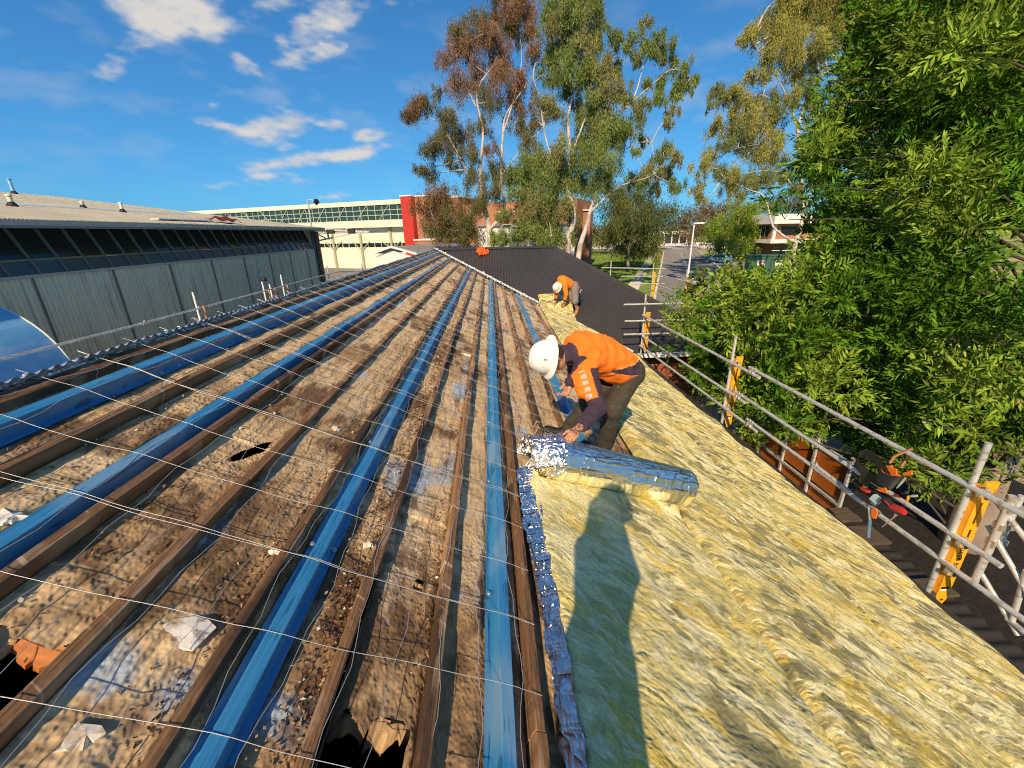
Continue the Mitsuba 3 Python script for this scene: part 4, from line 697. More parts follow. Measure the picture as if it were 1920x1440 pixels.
for px in (733.5, 676.5, 624, 575): u = fu(px); put('column', FB(MB(), u - .2, u + .2, Z[0], Z[3], .35, 0), mat('olive_trim', (.40, .38, .24), .6) if 'olive_trim' not in scene else 'olive_trim', hg); a = G1 + FU * u + FN * .2; put('strut', MB().beam((a[0], a[1], Z[1] - .6), tuple((a + FU * 2)[:2]) + (Z[2] + .3,), .12, .12).beam((a[0], a[1], Z[1] - .6), tuple((a - FU * 2)[:2]) + (Z[2] + .3,), .12, .12), 'olive_trim', hg)
put('red_pillar', FB(MB(), ur + .02, fu(786.5), Z[0], fz(775, 369), 1.5, -1), 'red_paint', hg, label='tall red end pillar'); put('pillar_cap', FB(MB(), ur - .05, fu(787), fz(775, 369), fz(775, 366.5), 1.6, -1.1), 'white_paint', hg)
put('back_wall', FB(MB(), ul, ur, GROUND, Z[6] - .1, -24, -25), 'cream_paint', hg)
bb = thing('brick_block', 'tall red brick block right of the hangar\'s red pillar behind the brown gum', 'building'); u0, u1, u2, u3 = fu(787.3), fu(840), fu(857), fu(912)
put('tower', FB(MB(), u0, u1, GROUND, fz(839, 366), .6, -9), 'brickwork', bb); put('side_wing', FB(MB(), u1 + .01, u2, GROUND, fz(850, 369), -1.2, -9), mat('shaded_brickwork', proc(lambda p, n, uv: brick_wall_c(p, n, uv) * .55), .85), bb); put('low_wing', FB(MB(), u2 + .01, u3 + 14, GROUND, fz(880, 379), -2.5, -14), 'brickwork', bb)  # side wing: same brick darkened, the shade of that side put into colour
put('coping', FB(MB(), u0 - .1, u1 + .05, fz(839, 366), fz(839, 363.5), .7, -9.1), 'white_paint', bb); put('coping', FB(MB(), u1 + .06, u2 + .1, fz(850, 369), fz(850, 367), -1.1, -9.1), 'pale_trim', bb); put('porch', FB(MB(), fu(816), fu(868), GROUND, fz(840, 449), 6, .65), 'brickwork', bb); put('porch_roof', FB(MB(), fu(815), fu(870), fz(840, 449), fz(840, 446.5), 6.2, .6), 'white_paint', bb)
wb = thing('white_building', 'low white walled building between the gum trunks behind the dark roof ridge', 'building'); C = lambda px, py, D: at(px, py, D)
def pbox(parent, name, px0, px1, py0, py1, D, dep, m, z0=None, label=None):
    a, b = at(px0, py0, D), at(px1, py1, D); zt, zb = a[2], (at(px0, py1, D)[2] if z0 is None else z0); x0_, x1_ = a[0], b[0]; return put(name, MB().box(((x0_ + x1_) / 2, a[1] + dep / 2, (zt + zb) / 2), (x1_ - x0_, dep, zt - zb)), m, parent, label=label)
pbox(wb, 'wall', 895, 1082, 425, 470, 62, 8, 'white_wall', GROUND); pbox(wb, 'dark_band', 1026, 1080, 441.5, 444, 61.9, .3, 'dark_trim'); pbox(wb, 'roof', 893, 1084, 422.5, 425, 61.6, 9, 'grey_roof'); pbox(wb, 'doorway', 1034, 1042, 452, 470, 61.9, .3, 'dark_trim', GROUND); pbox(wb, 'window', 960, 975, 440, 452, 61.9, .3, 'dark_glass'); pbox(wb, 'window', 990, 1005, 440, 452, 61.9, .3, 'dark_glass')
rb = thing('red_brick_hall', 'red brick hall with pink pipe showing between the two gum trees', 'building'); pbox(rb, 'wall', 935, 1112, 398, 460, 66, 10, 'brickwork', GROUND); pbox(rb, 'pipe', 1004, 1007, 404, 450, 65.5, .3, mat('pink', (.55, .30, .24), .6)); pbox(rb, 'fascia', 933, 1114, 395.5, 398.5, 65.7, 11, 'pale_trim')
gb = thing('gabled_building', 'small white gabled building with grey roof just beyond the far end of the ridge', 'building'); D = 40.0
ap, el_, er_ = at(734, 461.5, D), at(692, 476.5, D), at(781, 475, D); ln = np.array([6.5, 9.0, 0]); gx = lambda p: np.array([p[0], ap[1], p[2]])
ap, el_, er_ = gx(ap), gx(el_), gx(er_); fl_ = lambda p, z: np.array([p[0], p[1], z]); put('gable_wall', MB().add([ap - (0, 0, .3), el_ + (.6, 0, -.25), er_ - (.6, 0, .25), fl_(er_ - (.6, 0, 0), GROUND), fl_(el_ + (.6, 0, 0), GROUND)], [[0, 1, 2], [1, 4, 3], [1, 3, 2]]), 'white_wall', gb)
put('batten', (lambda m: [m.box((ap[0] + q, ap[1] - .03, -4), (.04, .05, 3.2)) for q in np.arange(-1.4, 1.8, .45)] and m)(MB()), 'white_paint', gb, kind='stuff')
o_ = np.array([0, -.35, 0]); put('roof', MB().add([ap + o_, er_ + o_, er_ + ln, ap + ln, el_ + o_, el_ + ln], [[0, 1, 2, 3], [0, 3, 5, 4]]), 'grey_roof', gb)
for a, b in ((el_, ap), (ap, er_)): put('bargeboard', MB().beam(a + o_ + (0, -.03, -.05), b + o_ + (0, -.03, -.05), .08, .20), 'white_paint', gb)

# two-storey brick building, kiosk, lamps on the right
th_ = thing('two_storey_building', 'two storey brick building with pale fascia behind the green kiosk on the right', 'building'); YB = 78.0
p_ = lambda px, py: ony(px, py, YB); cx, rx_ = p_(1447, 440)[0], p_(1600, 440)[0]; zt, zf, zm, zs = p_(1447, 402)[2], p_(1447, 420)[2], p_(1447, 449)[2], p_(1447, 456)[2]
put('upper_wall', MB().box(((cx + rx_) / 2, YB + 6, (zf + zm) / 2), (rx_ - cx, 12, zf - zm)), 'brickwork', th_); put('fascia', MB().box(((cx + rx_) / 2 - .3, YB + 5.5, (zt + zf) / 2), (rx_ - cx + 1.2, 14, zt - zf)), 'white_wall', th_, label='pale roof fascia'); put('floor_band', MB().box(((cx + rx_) / 2 - .2, YB + 5.7, (zm + zs) / 2), (rx_ - cx + .6, 13, zm - zs)), 'white_wall', th_)
put('lower_wall', MB().box(((cx + rx_) / 2 + 1.2, YB + 7, (zs + GROUND) / 2), (rx_ - cx - 1, 11, zs - GROUND)), 'brickwork', th_); put('corner_panel', MB().box((cx + .2, YB - .25, (zf + zm) / 2), (.5, .4, zf - zm)), 'white_wall', th_)
for j in range(4):
    q = YB + .8 + j * 2.9; w = put('side_window', MB().box((cx - .06, q + 1.2, zf - 1.25), (.08, 2.3, 1.7)), 'dark_glass', th_); put('frame', MB().box((cx - .09, q + 1.2, zf - 1.25), (.06, .1, 1.7)).box((cx - .09, q + 2.4, (zf + zm) / 2), (.08, .12, zf - zm)), 'white_wall', w); put('spandrel', MB().box((cx - .05, q + 1.2, zm + .55), (.06, 2.3, 1.0)), mat('brown_panel', (.16, .09, .05), .6) if 'brown_panel' not in scene else 'brown_panel', w)
for px0, px1 in ((1453, 1466), (1472, 1490), (1494, 1512)): w = put('front_window', MB().box(((p_(px0, 440)[0] + p_(px1, 440)[0]) / 2, YB - .04, GROUND + 1.7), (p_(px1, 440)[0] - p_(px0, 440)[0], .1, 1.9)), 'dark_glass', th_); put('frame', MB().box(((p_(px0, 440)[0] + p_(px1, 440)[0]) / 2, YB - .08, GROUND + 1.75), (p_(px1, 440)[0] - p_(px0, 440)[0] + .2, .08, .12)), 'white_wall', w)
put('upper_window', MB().box((p_(1480, 430)[0], YB - .04, zf - 1.2), (3, .1, 1.5)), 'dark_glass', th_)
kb = onz(1440, 521, GROUND); ki_ = thing('green_kiosk', 'dark green metal kiosk with two warning signs at the edge of the road', 'kiosk'); mat('kiosk_green', (.03, .10, .065), .5); kw, kd, kh = 4.1, 2.0, 2.55
KA = np.array([[math.cos(.30), -math.sin(.30), 0], [math.sin(.30), math.cos(.30), 0], [0, 0, 1.0]]); put('body', MB().box(kb + (0, kd / 2, kh / 2), (kw, kd, kh), KA), 'kiosk_green', ki_); put('lid', MB().box(kb + (0, kd / 2, kh + .05), (kw + .2, kd + .2, .12), KA), 'kiosk_green', ki_)
put('door_gap', MB().box(kb + (0, kd / 2, kh / 2) - KA[1] * (kd / 2 + .006) + KA[0] * .3, (.05, .02, kh - .2), KA), 'black', ki_)
for q, c in ((-.75, 'red_paint'), (1.2, 'white_paint')): s_ = put('sign', MB().box(kb + (0, kd / 2, 1.75) - KA[1] * (kd / 2 + .02) + KA[0] * q, (.85, .03, .55), KA), 'white_paint', ki_); put('sign_band', MB().box(kb + (0, kd / 2, 1.88) - KA[1] * (kd / 2 + .04) + KA[0] * q, (.75, .02, .18), KA), 'red_paint' if q < 0 else 'ink', s_)
def street_lamp(px, py, bx, by, head, label):
    b = onz(bx, by, GROUND); d = ray(px, py); t_ = d * (b[1] / d[1]); k = thing('street_lamp', label, 'street lamp', None); put('pole', MB().tube([b, (b[0], b[1], t_[2])], [.085, .055], 10), 'white_paint' if by > 500 else 'galv', k, smooth=40); put('arm', MB().beam((b[0] - .05, b[1], t_[2]), (b[0] + head, b[1] - .1, t_[2] + .03), .22, .11), 'white_paint' if by > 500 else 'galv', k)
street_lamp(1301, 419, 1284, 566, .75, 'tall pale street lamp with flat head in front of the road'); street_lamp(1248, 431, 1245, 466, .9, 'distant small street lamp on the left verge of the road')

# ---------------------------------------------------------------- ground, road, verge, kerbs
put('ground', MB().add([(-900, -300, GROUND), (900, -300, GROUND), (900, 1500, GROUND), (-900, 1500, GROUND)], [[0, 1, 2, 3]]), 'ground_mix', kind='structure', label='grass and dry earth around the buildings')
put('yard', MB().add([(-120, -60, GROUND + .004), (6.4, -60, GROUND + .004), (6.4, 30, GROUND + .004), (-5, 95, GROUND + .004), (-120, 140, GROUND + .004)], [[0, 1, 2], [0, 2, 3], [0, 3, 4]]), 'asphalt', kind='structure', label='asphalt yard on the left')
put('mulch_bed', MB().add([(3.5, -10, GROUND + .013), (12.5, -10, GROUND + .013), (12.5, 9.6, GROUND + .013), (3.5, 9.6, GROUND + .013)], [[0, 1, 2, 3]]), mat('shade_ground', proc(lambda p, n, uv: mix((.008, .007, .006), (.026, .019, .014), noise(p.x * 20, p.y * 20, 0))), .95), kind='structure', label='near-black ground patch below the eave with shade put into its colour')  # near-black sheet: the shade lying there is put into the ground colour
put('site_dirt', MB().add([(3.5, -10, GROUND + .009), (10.5, -10, GROUND + .009), (10.5, 16, GROUND + .009), (3.5, 16, GROUND + .009)], [[0, 1, 2, 3]]), 'dirt', kind='structure', label='bare dirt beside the building')
L0, L1 = onz(1237, 520, GROUND), onz(1246, 470, GROUND); rd_ = nz(L1 - L0); rp = np.array([rd_[1], -rd_[0], 0]); RW = 8.4
def RD(a, w, z=.008): return L0 + rd_ * a + rp * w + np.array([0, 0, z])
put('road', MB().add([RD(-45, 0), RD(-45, RW), RD(75, RW), RD(75, 30), RD(92, 30), RD(92, -25), RD(80, -25), RD(78, 0)], [[0, 1, 2], [0, 2, 7], [2, 3, 4], [2, 4, 7], [4, 5, 7], [5, 6, 7]]), 'asphalt', kind='structure', label='grey road running away between lawns')
put('side_road', MB().add([RD(88, -25, .012), RD(88, 60, .012), RD(150, 60, .012), RD(150, -25, .012)], [[0, 1, 2, 3]]), 'concrete', kind='structure', label='pale paved area at the end of the road')
for k, (w, a0, a1) in enumerate(((-.12, -45, 66), (RW + .12, -45, 8), (RW + .12, 14, 34), (RW + .12, 40, 66))): put('kerb', MB().beam(RD(a0, w, .06), RD(a1, w, .06), .22, .14), 'concrete', kind='structure', label='pale concrete kerb along the road')
dm = [put('road_marking', MB().beam(RD(a, RW * .47, .0085), RD(a + 1.6, RW * .47, .0085), .12, .006), 'line_paint', kind='structure') for a in np.arange(-12, 60, 3.4)]
put('footpath', MB().add([RD(-45, -3.2, .006), RD(-45, -1.9, .006), RD(70, -1.9, .006), RD(70, -3.2, .006)], [[0, 1, 2, 3]]), 'concrete', kind='structure', label='narrow footpath on the lawn')
put('parking', MB().add([RD(14, RW + .3, .010), RD(14, RW + 6.5, .010), RD(34, RW + 6.5, .010), RD(34, RW + .3, .010)], [[0, 1, 2, 3]]), 'asphalt', kind='structure', label='parking bay beside the road')
rg_ = np.random.default_rng(4); N = 26000; a = rg_.uniform(-5, 62, N); w = -rg_.uniform(.2, 26, N); P = np.array([RD(i, j, 0) for i, j in zip(a, w)]); t_ = rg_.uniform(0, np.pi, N); hh = rg_.uniform(.05, .14, N); d_ = np.stack([np.cos(t_), np.sin(t_), t_ * 0], 1) * rg_.uniform(.03, .09, N)[:, None]
v = np.stack([P - d_, P + d_, P + np.stack([rg_.normal(0, .04, N), rg_.normal(0, .04, N), hh], 1)], 1).reshape(-1, 3); col = np.repeat(np.stack([rg_.uniform(.10, .20, N), rg_.uniform(.19, .28, N), np.full(N, .03)], 1), 3, 0)
put('grass', MB().add(v, np.arange(3 * N).reshape(N, 3), col), 'leaf', label='sunlit short grass on the lawn left of the road', cat='grass', kind='stuff')
car = thing('parked_car', 'small blue parked car under the round green tree by the road', 'car'); cb = onz(1349, 493, GROUND); prof = [(-2, .35), (-1.95, .85), (-1.2, 1.0), (-.7, 1.42), (.8, 1.45), (1.5, .98), (2, .9), (2.05, .4)]
cax = nz(np.array([-.8, .6, 0])); cup = np.array([0, 0, 1.0]); cpr = np.cross(cax, cup); put('body', MB().prism(prof, cb - cpr * .85, cax, cup, cpr, 1.7), mat('car_blue', (.10, .28, .42), .3, specular=.6), car); put('window', MB().prism([(-1.1, 1.02), (-.65, 1.36), (.75, 1.38), (1.35, 1.0)], cb - cpr * .87, cax, cup, cpr, 1.74), 'dark_glass', car)
for q in (-1.3, 1.3):
    for s_ in (-.80, .80): put('wheel', MB().lathe([(0, -.1), (.30, -.1), (.32, 0), (.30, .1), (0, .1)], cb + cax * q + cpr * s_ + (0, 0, .32), cpr, 14), 'rubber', car)
for k, (px, py, lab) in enumerate(((1307, 462, 'first'), (1402, 503, 'second'))): c = onz(px, py, GROUND); put('bollard', MB().box(c + (0, 0, .5), (.18, .18, 1.0)), 'white_paint', label=('white post on the far side of the road end' if k == 0 else 'white post on the grass left of the green kiosk'), cat='post')
bar = thing('road_barrier', 'low white barrier rails across the far end of the road', 'barrier')
for px0, px1, py in ((1298, 1335, 456), (1336, 1352, 455), (1286, 1296, 454)): a, b = onz(px0, py + 4, GROUND), onz(px1, py + 4, GROUND); put('rail', MB().beam(a + (0, 0, .7), b + (0, 0, .7), .2, .5), 'white_paint', bar); put('post', MB().box(a + (0, 0, .4), (.2, .2, .8)), 'white_paint', bar)
fb = thing('far_building', 'distant low building with pale roof at the far end of the road', 'building'); pbox(fb, 'wall', 1225, 1292, 440, 452, 175, 10, 'dark_trim', GROUND); pbox(fb, 'roof', 1222, 1296, 434, 440, 173, 14, 'pale_trim'); [pbox(fb, 'column', x, x + 2, 440, 452, 174, .5, 'white_wall', GROUND) for x in (1232, 1246, 1260, 1274, 1288)]
# ---------------------------------------------------------------- trees
def leaves(c, d, L, W, col, r, fold=.25):
    "folded lance-shaped leaves: centres c, directions d"
    n = len(c); d = nz(d); q = nz(np.cross(d, r.normal(size=(n, 3)))); h = np.cross(d, q); L = np.broadcast_to(L, (n,))[:, None]; W = np.broadcast_to(W, (n,))[:, None]
    v = np.stack([c - d * L * .5, c + q * W * .5 + h * W * fold - d * L * .06, c + d * L * .5, c - q * W * .5 + h * W * fold - d * L * .06], 1).reshape(-1, 3); i = np.arange(n)[:, None] * 4
    f = np.concatenate([np.stack([i[:, 0], i[:, 0] + 1, i[:, 0] + 2], 1), np.stack([i[:, 0], i[:, 0] + 2, i[:, 0] + 3], 1)]); return v, f, np.repeat(col, 4, 0)
def limb_path(P, n=7, r=None, jit=.0):
    P = np.asarray(P, float); t = np.linspace(0, len(P) - 1, max(n, len(P) * 3)); i = np.minimum(t.astype(int), len(P) - 2); f = (t - i)[:, None]
    q = [P[np.clip(i + k, 0, len(P) - 1)] for k in (-1, 0, 1, 2)]
    o = .5 * (2 * q[1] + (q[2] - q[0]) * f + (2 * q[0] - 5 * q[1] + 4 * q[2] - q[3]) * f ** 2 + (3 * q[1] - q[0] - 3 * q[2] + q[3]) * f ** 3)
    if jit: o = o + np.cumsum(r.normal(0, jit, o.shape), 0) * np.sin(np.linspace(0, np.pi, len(o)))[:, None]
    return o
def gum(name, label, D, limbs, clusters, cols, seed, bark='bark_pale', dens=330, L=.24, W=.05, droop=1.1, depth=1.0, group=None, squash=.8):
    "limbs: (list of (px, py[, depth offset]), r0, r1); clusters: (px, py, r px)"
    r = np.random.default_rng(seed); key = thing(name, label, 'tree', group); tr = MB(); sk = []
    for pts, r0, r1 in limbs:
        P = limb_path([at(p[0], p[1], D + (p[2] if len(p) > 2 else 0)) for p in pts], r=r, jit=.02 * D / 38); tr.tube(P, np.linspace(r0, r1, len(P)) * .50, 9); sk.append(P)
    SK = np.vstack(sk); br = MB(); V, Fc, Cc, n0 = [], [], [], 0
    for (px, py, rp_) in clusters:
        R = rp_ * D / FOCAL; c = at(px, py, D + r.normal(0, depth)); dd = np.linalg.norm((SK - c) * (1, 1, 1), axis=1) + .5 * np.maximum(SK[:, 2] - c[2] + R * .3, 0); b = SK[np.argmin(dd)]
        mid = (b + c) / 2 + r.normal(0, .12 * np.linalg.norm(c - b) + .02, 3) + (0, 0, .12 * np.linalg.norm(c - b)); P = limb_path([b, mid, c], 8, r, .01); rr = np.clip(.018 * np.linalg.norm(c - b) + .02, .02, .11) * D / 38; br.tube(P, np.linspace(rr, rr * .3, len(P)), 5, cap=False)
        k = max(3, int(6 * R)); tips = c + r.normal(0, R * .5, (k, 3)) * (1, 1, squash)
        for t_ in tips: br.tube([c + (t_ - c) * .02, (c + t_) / 2 + r.normal(0, R * .12, 3), t_], [rr * .4, rr * .3, rr * .15], 3, cap=False)
        n = int(dens * R * R * 3.1); sub = c + r.normal(0, R * .52, (max(4, int(5 + 9 * R)), 3)) * (1, 1, squash); w = r.integers(0, len(sub), n); p = sub[w] + r.normal(0, R * .20, (n, 3)) * (.9, .9, 1.6) - (0, 0, R * .12)
        d = r.normal(0, .55, (n, 3)) + (0, 0, -droop); cc = np.asarray(cols(px, py, r), float); cl = cc[None] * (r.uniform(.62, 1.35, (n, 1))) * r.uniform(.75, 1.2, (len(sub), 1))[w] * (1 + r.normal(0, .08, (n, 3)))
        v, f, q = leaves(p, d, L * r.uniform(.6, 1.25, n), W * r.uniform(.7, 1.2, n), np.clip(cl, .005, .6), r); V.append(v); Fc.append(f + n0); Cc.append(q); n0 += len(v)
    put('trunk', tr, bark, key, smooth=True); put('branch', br, bark, key, smooth=True); put('crown', MB().add(np.vstack(V), np.vstack(Fc), np.vstack(Cc)), 'leaf', key); return key
Z3 = lambda l, ox, oy=0: [(ox + x / 3, oy + y / 3, r_ / 3) for x, y, r_ in l]
brown = Z3([(650,40,70),(480,130,70),(370,160,60),(570,120,60),(330,250,60),(430,270,70),(560,230,70),(680,180,60),(740,60,60),(760,180,50),(300,340,40),(470,370,50),(600,330,60),(360,470,70),(440,480,50),(600,440,70),(690,500,70),(780,290,50),(620,380,40),(540,560,60),(700,420,50),(240,530,30),(100,600,56),(160,580,50),(80,660,38),(300,640,55),(300,740,65),(190,830,45),(280,840,65),(370,780,55),(420,870,55),(150,950,36),(200,980,45),(320,940,36),(430,1010,55),(560,960,55),(500,700,55),(540,830,36),(700,730,55),(680,620,50),(800,690,46),(830,620,55),(740,800,46),(220,1100,70),(280,1200,85),(180,1180,56),(380,1230,75),(450,1150,56),(560,1080,65),(640,1000,55),(330,1300,75),(230,1280,56),(420,1320,56),(650,130,60),(500,190,60),(610,-40,70),(720,-20,60)], 740)
green = Z3([(900,80,90),(1000,60,80),(1100,50,70),(1130,140,60),(870,160,60),(970,160,80),(1080,200,80),(1150,240,60),(900,260,70),(1000,300,80),(1100,330,80),(860,370,60),(950,400,70),(1060,420,80),(1170,400,70),(880,450,50),(960,500,60),(1240,430,55),(1180,500,70),(1250,370,36),(1230,180,46),(1250,250,36),(1330,230,46),(1410,130,38),(1400,260,55),(1490,200,38),(1520,280,55),(1360,330,36),(1450,300,46),(1560,340,38),(1640,380,46),(1680,440,36),(1600,460,52),(1500,470,52),(1430,450,36),(1660,500,36),(1560,540,46),(1480,560,36),(1420,580,46),(1560,620,36),(1530,700,36),(1380,640,46),(1300,560,36),(1270,520,46),(1100,540,70),(1160,600,70),(1030,620,60),(850,580,60),(900,620,46),(1080,690,80),(1170,700,80),(1250,720,66),(1330,740,56),(1390,790,36),(1350,860,28),(1250,800,56),(1150,820,90),(1050,790,56),(1070,880,70),(1170,920,70),(1220,980,46),(980,930,80),(900,850,70),(830,900,70),(760,930,80),(700,980,60),(850,1000,90),(760,1050,80),(930,1050,80),(1040,1010,80),(1130,1050,80),(880,1130,90),(780,1150,80),(700,1090,50),(960,1180,60),(850,1240,80),(740,1200,50),(900,1290,60),(820,1330,46),(1530,830,46),(1570,900,46),(1490,900,46),(1440,960,54),(1530,980,54),(1580,1040,46),(1400,1010,46),(1470,1060,46),(1340,1020,46),(950,-30,90),(1060,-40,90),(700,1270,60),(640,1330,50),(780,1290,60),(870,1350,60),(560,1350,45),(960,1340,45),(1000,1250,50),(620,1230,45)], 740)
dark = Z3([(1280,1080,80),(1360,1130,90),(1250,1170,80),(1400,1220,90),(1300,1260,90),(1230,1300,60),(1380,1330,90),(1440,1300,60),(1300,1380,70),(1450,1390,46),(1250,1400,36),(1200,1080,36),(1340,1220,90),(1420,1400,50),(1340,1400,60)], 740)
right = [(1280 + x / 3, y / 3, r_ / 3) for x, y, r_ in [(560,60,90),(650,40,90),(700,100,80),(480,150,76),(400,170,56),(340,230,38),(540,180,80),(630,180,80),(820,60,80),(880,120,80),(930,60,70),(850,200,70),(780,240,60),(560,290,80),(650,310,80),(740,330,70),(480,330,50),(460,430,46),(380,430,46),(180,520,46),(240,540,55),(290,520,46),(160,590,28),(340,560,56),(420,560,56),(500,580,56),(430,650,66),(520,660,66),(330,650,56),(270,640,46),(200,720,56),(300,740,66),(230,800,46),(380,730,56),(470,760,66),(540,780,46),(360,820,66),(450,850,76),(530,890,56),(160,870,46),(110,950,46),(200,950,56),(280,970,56),(340,1010,56),(260,1060,46),(330,1100,36),(420,1000,66),(500,1000,56),(80,1060,36),(100,1120,36),(580,1000,56),(640,1060,46),(700,480,60),(640,430,60),(760,560,50),(620,560,50),(1000,180,70),(1080,60,60),(600,-40,90),(720,-20,90),(850,-30,90),(980,-20,90)]]
def jit(t): return lambda px, py, r: np.array(t(px, py, r))
def c_brown(px, py, r): return np.array((.27, .165, .10)) if (py < 215 and px > 830 and r.random() < .72) else np.array((.155, .15, .06)) if r.random() < .7 else np.array((.22, .14, .07))
def c_green(px, py, r): return np.array((.185, .24, .065)) if r.random() < .75 else np.array((.235, .235, .085))
def c_right(px, py, r): return np.array((.34, .33, .085)) if (py < 150 or r.random() < .55) else np.array((.20, .23, .075))  # crown top always paler: its sunlight is put into the leaf colour
gum('gum_tree', 'tall russet brown gum tree with bare pale limbs left of the green gum', 39.0,
    [([(915, 540), (918, 440), (912, 400), (903, 350), (900, 300)], .55, .34), ([(918, 430), (945, 395), (940, 330), (943, 250), (950, 210), (985, 160), (1005, 130)], .36, .07), ([(900, 310), (905, 250), (893, 170), (930, 110), (950, 20)], .28, .05), ([(912, 400), (880, 330), (850, 270), (830, 235), (805, 220), (770, 215)], .2, .03), ([(903, 350), (870, 310), (845, 275)], .16, .04),
     ([(943, 250), (965, 180), (978, 120), (975, 60)], .16, .03), ([(912, 400), (860, 430), (820, 420)], .16, .04), ([(940, 330), (985, 270), (1020, 240)], .14, .03), ([(893, 200), (868, 150), (855, 100)], .13, .03)], [(x, y, q * 1.12) for x, y, q in brown], c_brown, 1, dens=620, L=.24, W=.055, depth=.9)
gum('gum_tree', 'tall dense green gum tree with forked white trunk in the middle of the skyline', 34.0,
    [([(1066, 560), (1064, 470), (1072, 430), (1078, 405), (1066, 350), (1072, 290), (1068, 220), (1085, 130), (1080, 40)], .62, .10), ([(1080, 560), (1086, 470), (1100, 425), (1104, 400), (1120, 350), (1150, 290)], .5, .14), ([(1120, 300), (1160, 215), (1190, 180), (1205, 130), (1215, 100), (1210, 60)], .2, .03), ([(1160, 215), (1215, 165), (1260, 130), (1295, 145)], .13, .03),
     ([(1064, 470), (1045, 440), (1010, 445), (985, 430)], .2, .05), ([(1070, 340), (1030, 280), (1010, 180), (1000, 150)], .18, .04), ([(1150, 290), (1215, 265), (1225, 290)], .10, .03), ([(1072, 290), (1110, 190), (1140, 120)], .18, .04), ([(1104, 400), (1160, 350), (1220, 330), (1250, 300)], .16, .04)], green, c_green, 2, dens=640, L=.25, W=.062)
gum('pepper_tree', 'dark bushy drooping tree on the lawn between the white gum trunk and the road', 62.0, [([(1177, 505), (1178, 470), (1185, 420), (1190, 380)], .5, .2), ([(1178, 470), (1210, 420)], .25, .1), ([(1180, 450), (1155, 400)], .25, .1)], dark, lambda px, py, r: np.array((.13, .155, .045)) if r.random() < .6 else np.array((.09, .115, .04)), 3, 'bark_grey', 150, .45, .10, 1.2, 2.2)
gum('gum_tree', 'olive gum tree with leaning trunk standing behind the big leafy tree on the right', 40.0,
    [([(1473, 552), (1482, 505), (1490, 455), (1505, 400), (1500, 330), (1495, 240)], .46, .28), ([(1490, 455), (1466, 440), (1449, 420), (1440, 380), (1428, 362), (1410, 357), (1370, 340)], .26, .07), ([(1495, 240), (1470, 170), (1420, 90), (1405, 75)], .17, .03), ([(1495, 240), (1530, 150), (1590, 110), (1610, 30)], .24, .06), ([(1500, 330), (1540, 300), (1560, 240), (1600, 100)], .2, .05), ([(1497, 370), (1465, 325), (1400, 325), (1350, 340)], .12, .03), ([(1505, 400), (1530, 330), (1525, 280)], .2, .08), ([(1480, 215), (1430, 180), (1380, 190)], .12, .03), ([(1490, 300), (1440, 270), (1370, 280)], .12, .03)], right, c_right, 4, dens=540, L=.26, W=.062)
gum('round_tree', 'round bright green street tree beside the parking bay left of the brick building', 80.0, [([(1378, 503), (1380, 470), (1378, 440)], .22, .12), ([(1380, 475), (1360, 440)], .12, .06), ([(1380, 475), (1400, 440)], .12, .06)],
    [(1345,430,20),(1365,415,22),(1390,410,22),(1405,420,18),(1340,450,18),(1360,445,24),(1385,440,26),(1408,445,18),(1350,465,16),(1375,465,22),(1400,465,16),(1412,435,12),(1395,395,14),(1412,400,14)], lambda px, py, r: np.array((.20, .29, .035)), 5, 'bark_grey', 90, .40, .17, .3, 1.6)
for k, (cl, D, c, lab) in enumerate((([(1215,420,22),(1235,400,24),(1250,425,20),(1262,395,18),(1225,445,14)], 120, (.12, .14, .05), 'tall loose gum at the left side of the road end'), ([(1290,405,24),(1310,425,22),(1275,420,20),(1300,445,16),(1280,440,12)], 130, (.15, .115, .05), 'brownish tree behind the street lamp head'), ([(1335,400,22),(1355,395,20),(1320,395,20),(1340,415,16)], 150, (.17, .11, .055), 'russet tree far behind the round green tree'),
        ([(1380,385,18),(1400,390,16),(1415,395,16),(1430,385,14)], 150, (.24, .33, .04), 'bright lime green tree crown above the round tree'), ([(1450,385,20),(1475,380,22),(1500,385,22)], 160, (.15, .15, .07), 'grey green trees over the two storey roof'), ([(1120,430,26),(1145,440,24),(1100,445,20),(1130,455,18)], 110, (.13, .15, .05), 'green tree between the white gum trunk and the dark bushy tree'),
        ([(1240,455,9),(1236,470,7)], 75, (.14, .2, .04), 'small round shrub tree at the left kerb'), ([(960,455,12),(985,452,14),(1010,455,12),(940,458,10)], 55, (.16, .18, .06), 'low shrubs in front of the white walled building'))):
    q = np.array(cl); gum('background_tree' if k < 6 else 'shrub', lab, D, [([(q[:, 0].mean(), q[:, 1].max() + 25), (q[:, 0].mean(), q[:, 1].mean())], .3 * D / 120, .12 * D / 120)], cl, (lambda c_: lambda px, py, r: np.array(c_))(c), 20 + k, 'bark_grey', 18 if D > 100 else 70, .8 if D > 100 else .3, .26 if D > 100 else .1, .6, 3.0 if D > 100 else .8)
fw = MB(); rf = np.random.default_rng(40); Vv = []
for k in range(420): 
    x = rf.uniform(-260, 420); y = 330 + rf.uniform(-25, 25) + .0 * x; h_ = rf.uniform(3.5, 6.5); n = 34; p = np.array([x, y, GROUND]) + rf.normal(0, 1, (n, 3)) * (3.6, 3, h_ * .34) + (0, 0, h_ * .55); v, f, c = leaves(p, rf.normal(size=(n, 3)), 2.6, 1.7, np.array((.11, .13, .055)) * rf.uniform(.7, 1.3, (n, 1)), rf); fw.add(v, f, c)
put('far_trees', fw, 'leaf', label='far line of trees along the horizon', cat='trees', kind='stuff')

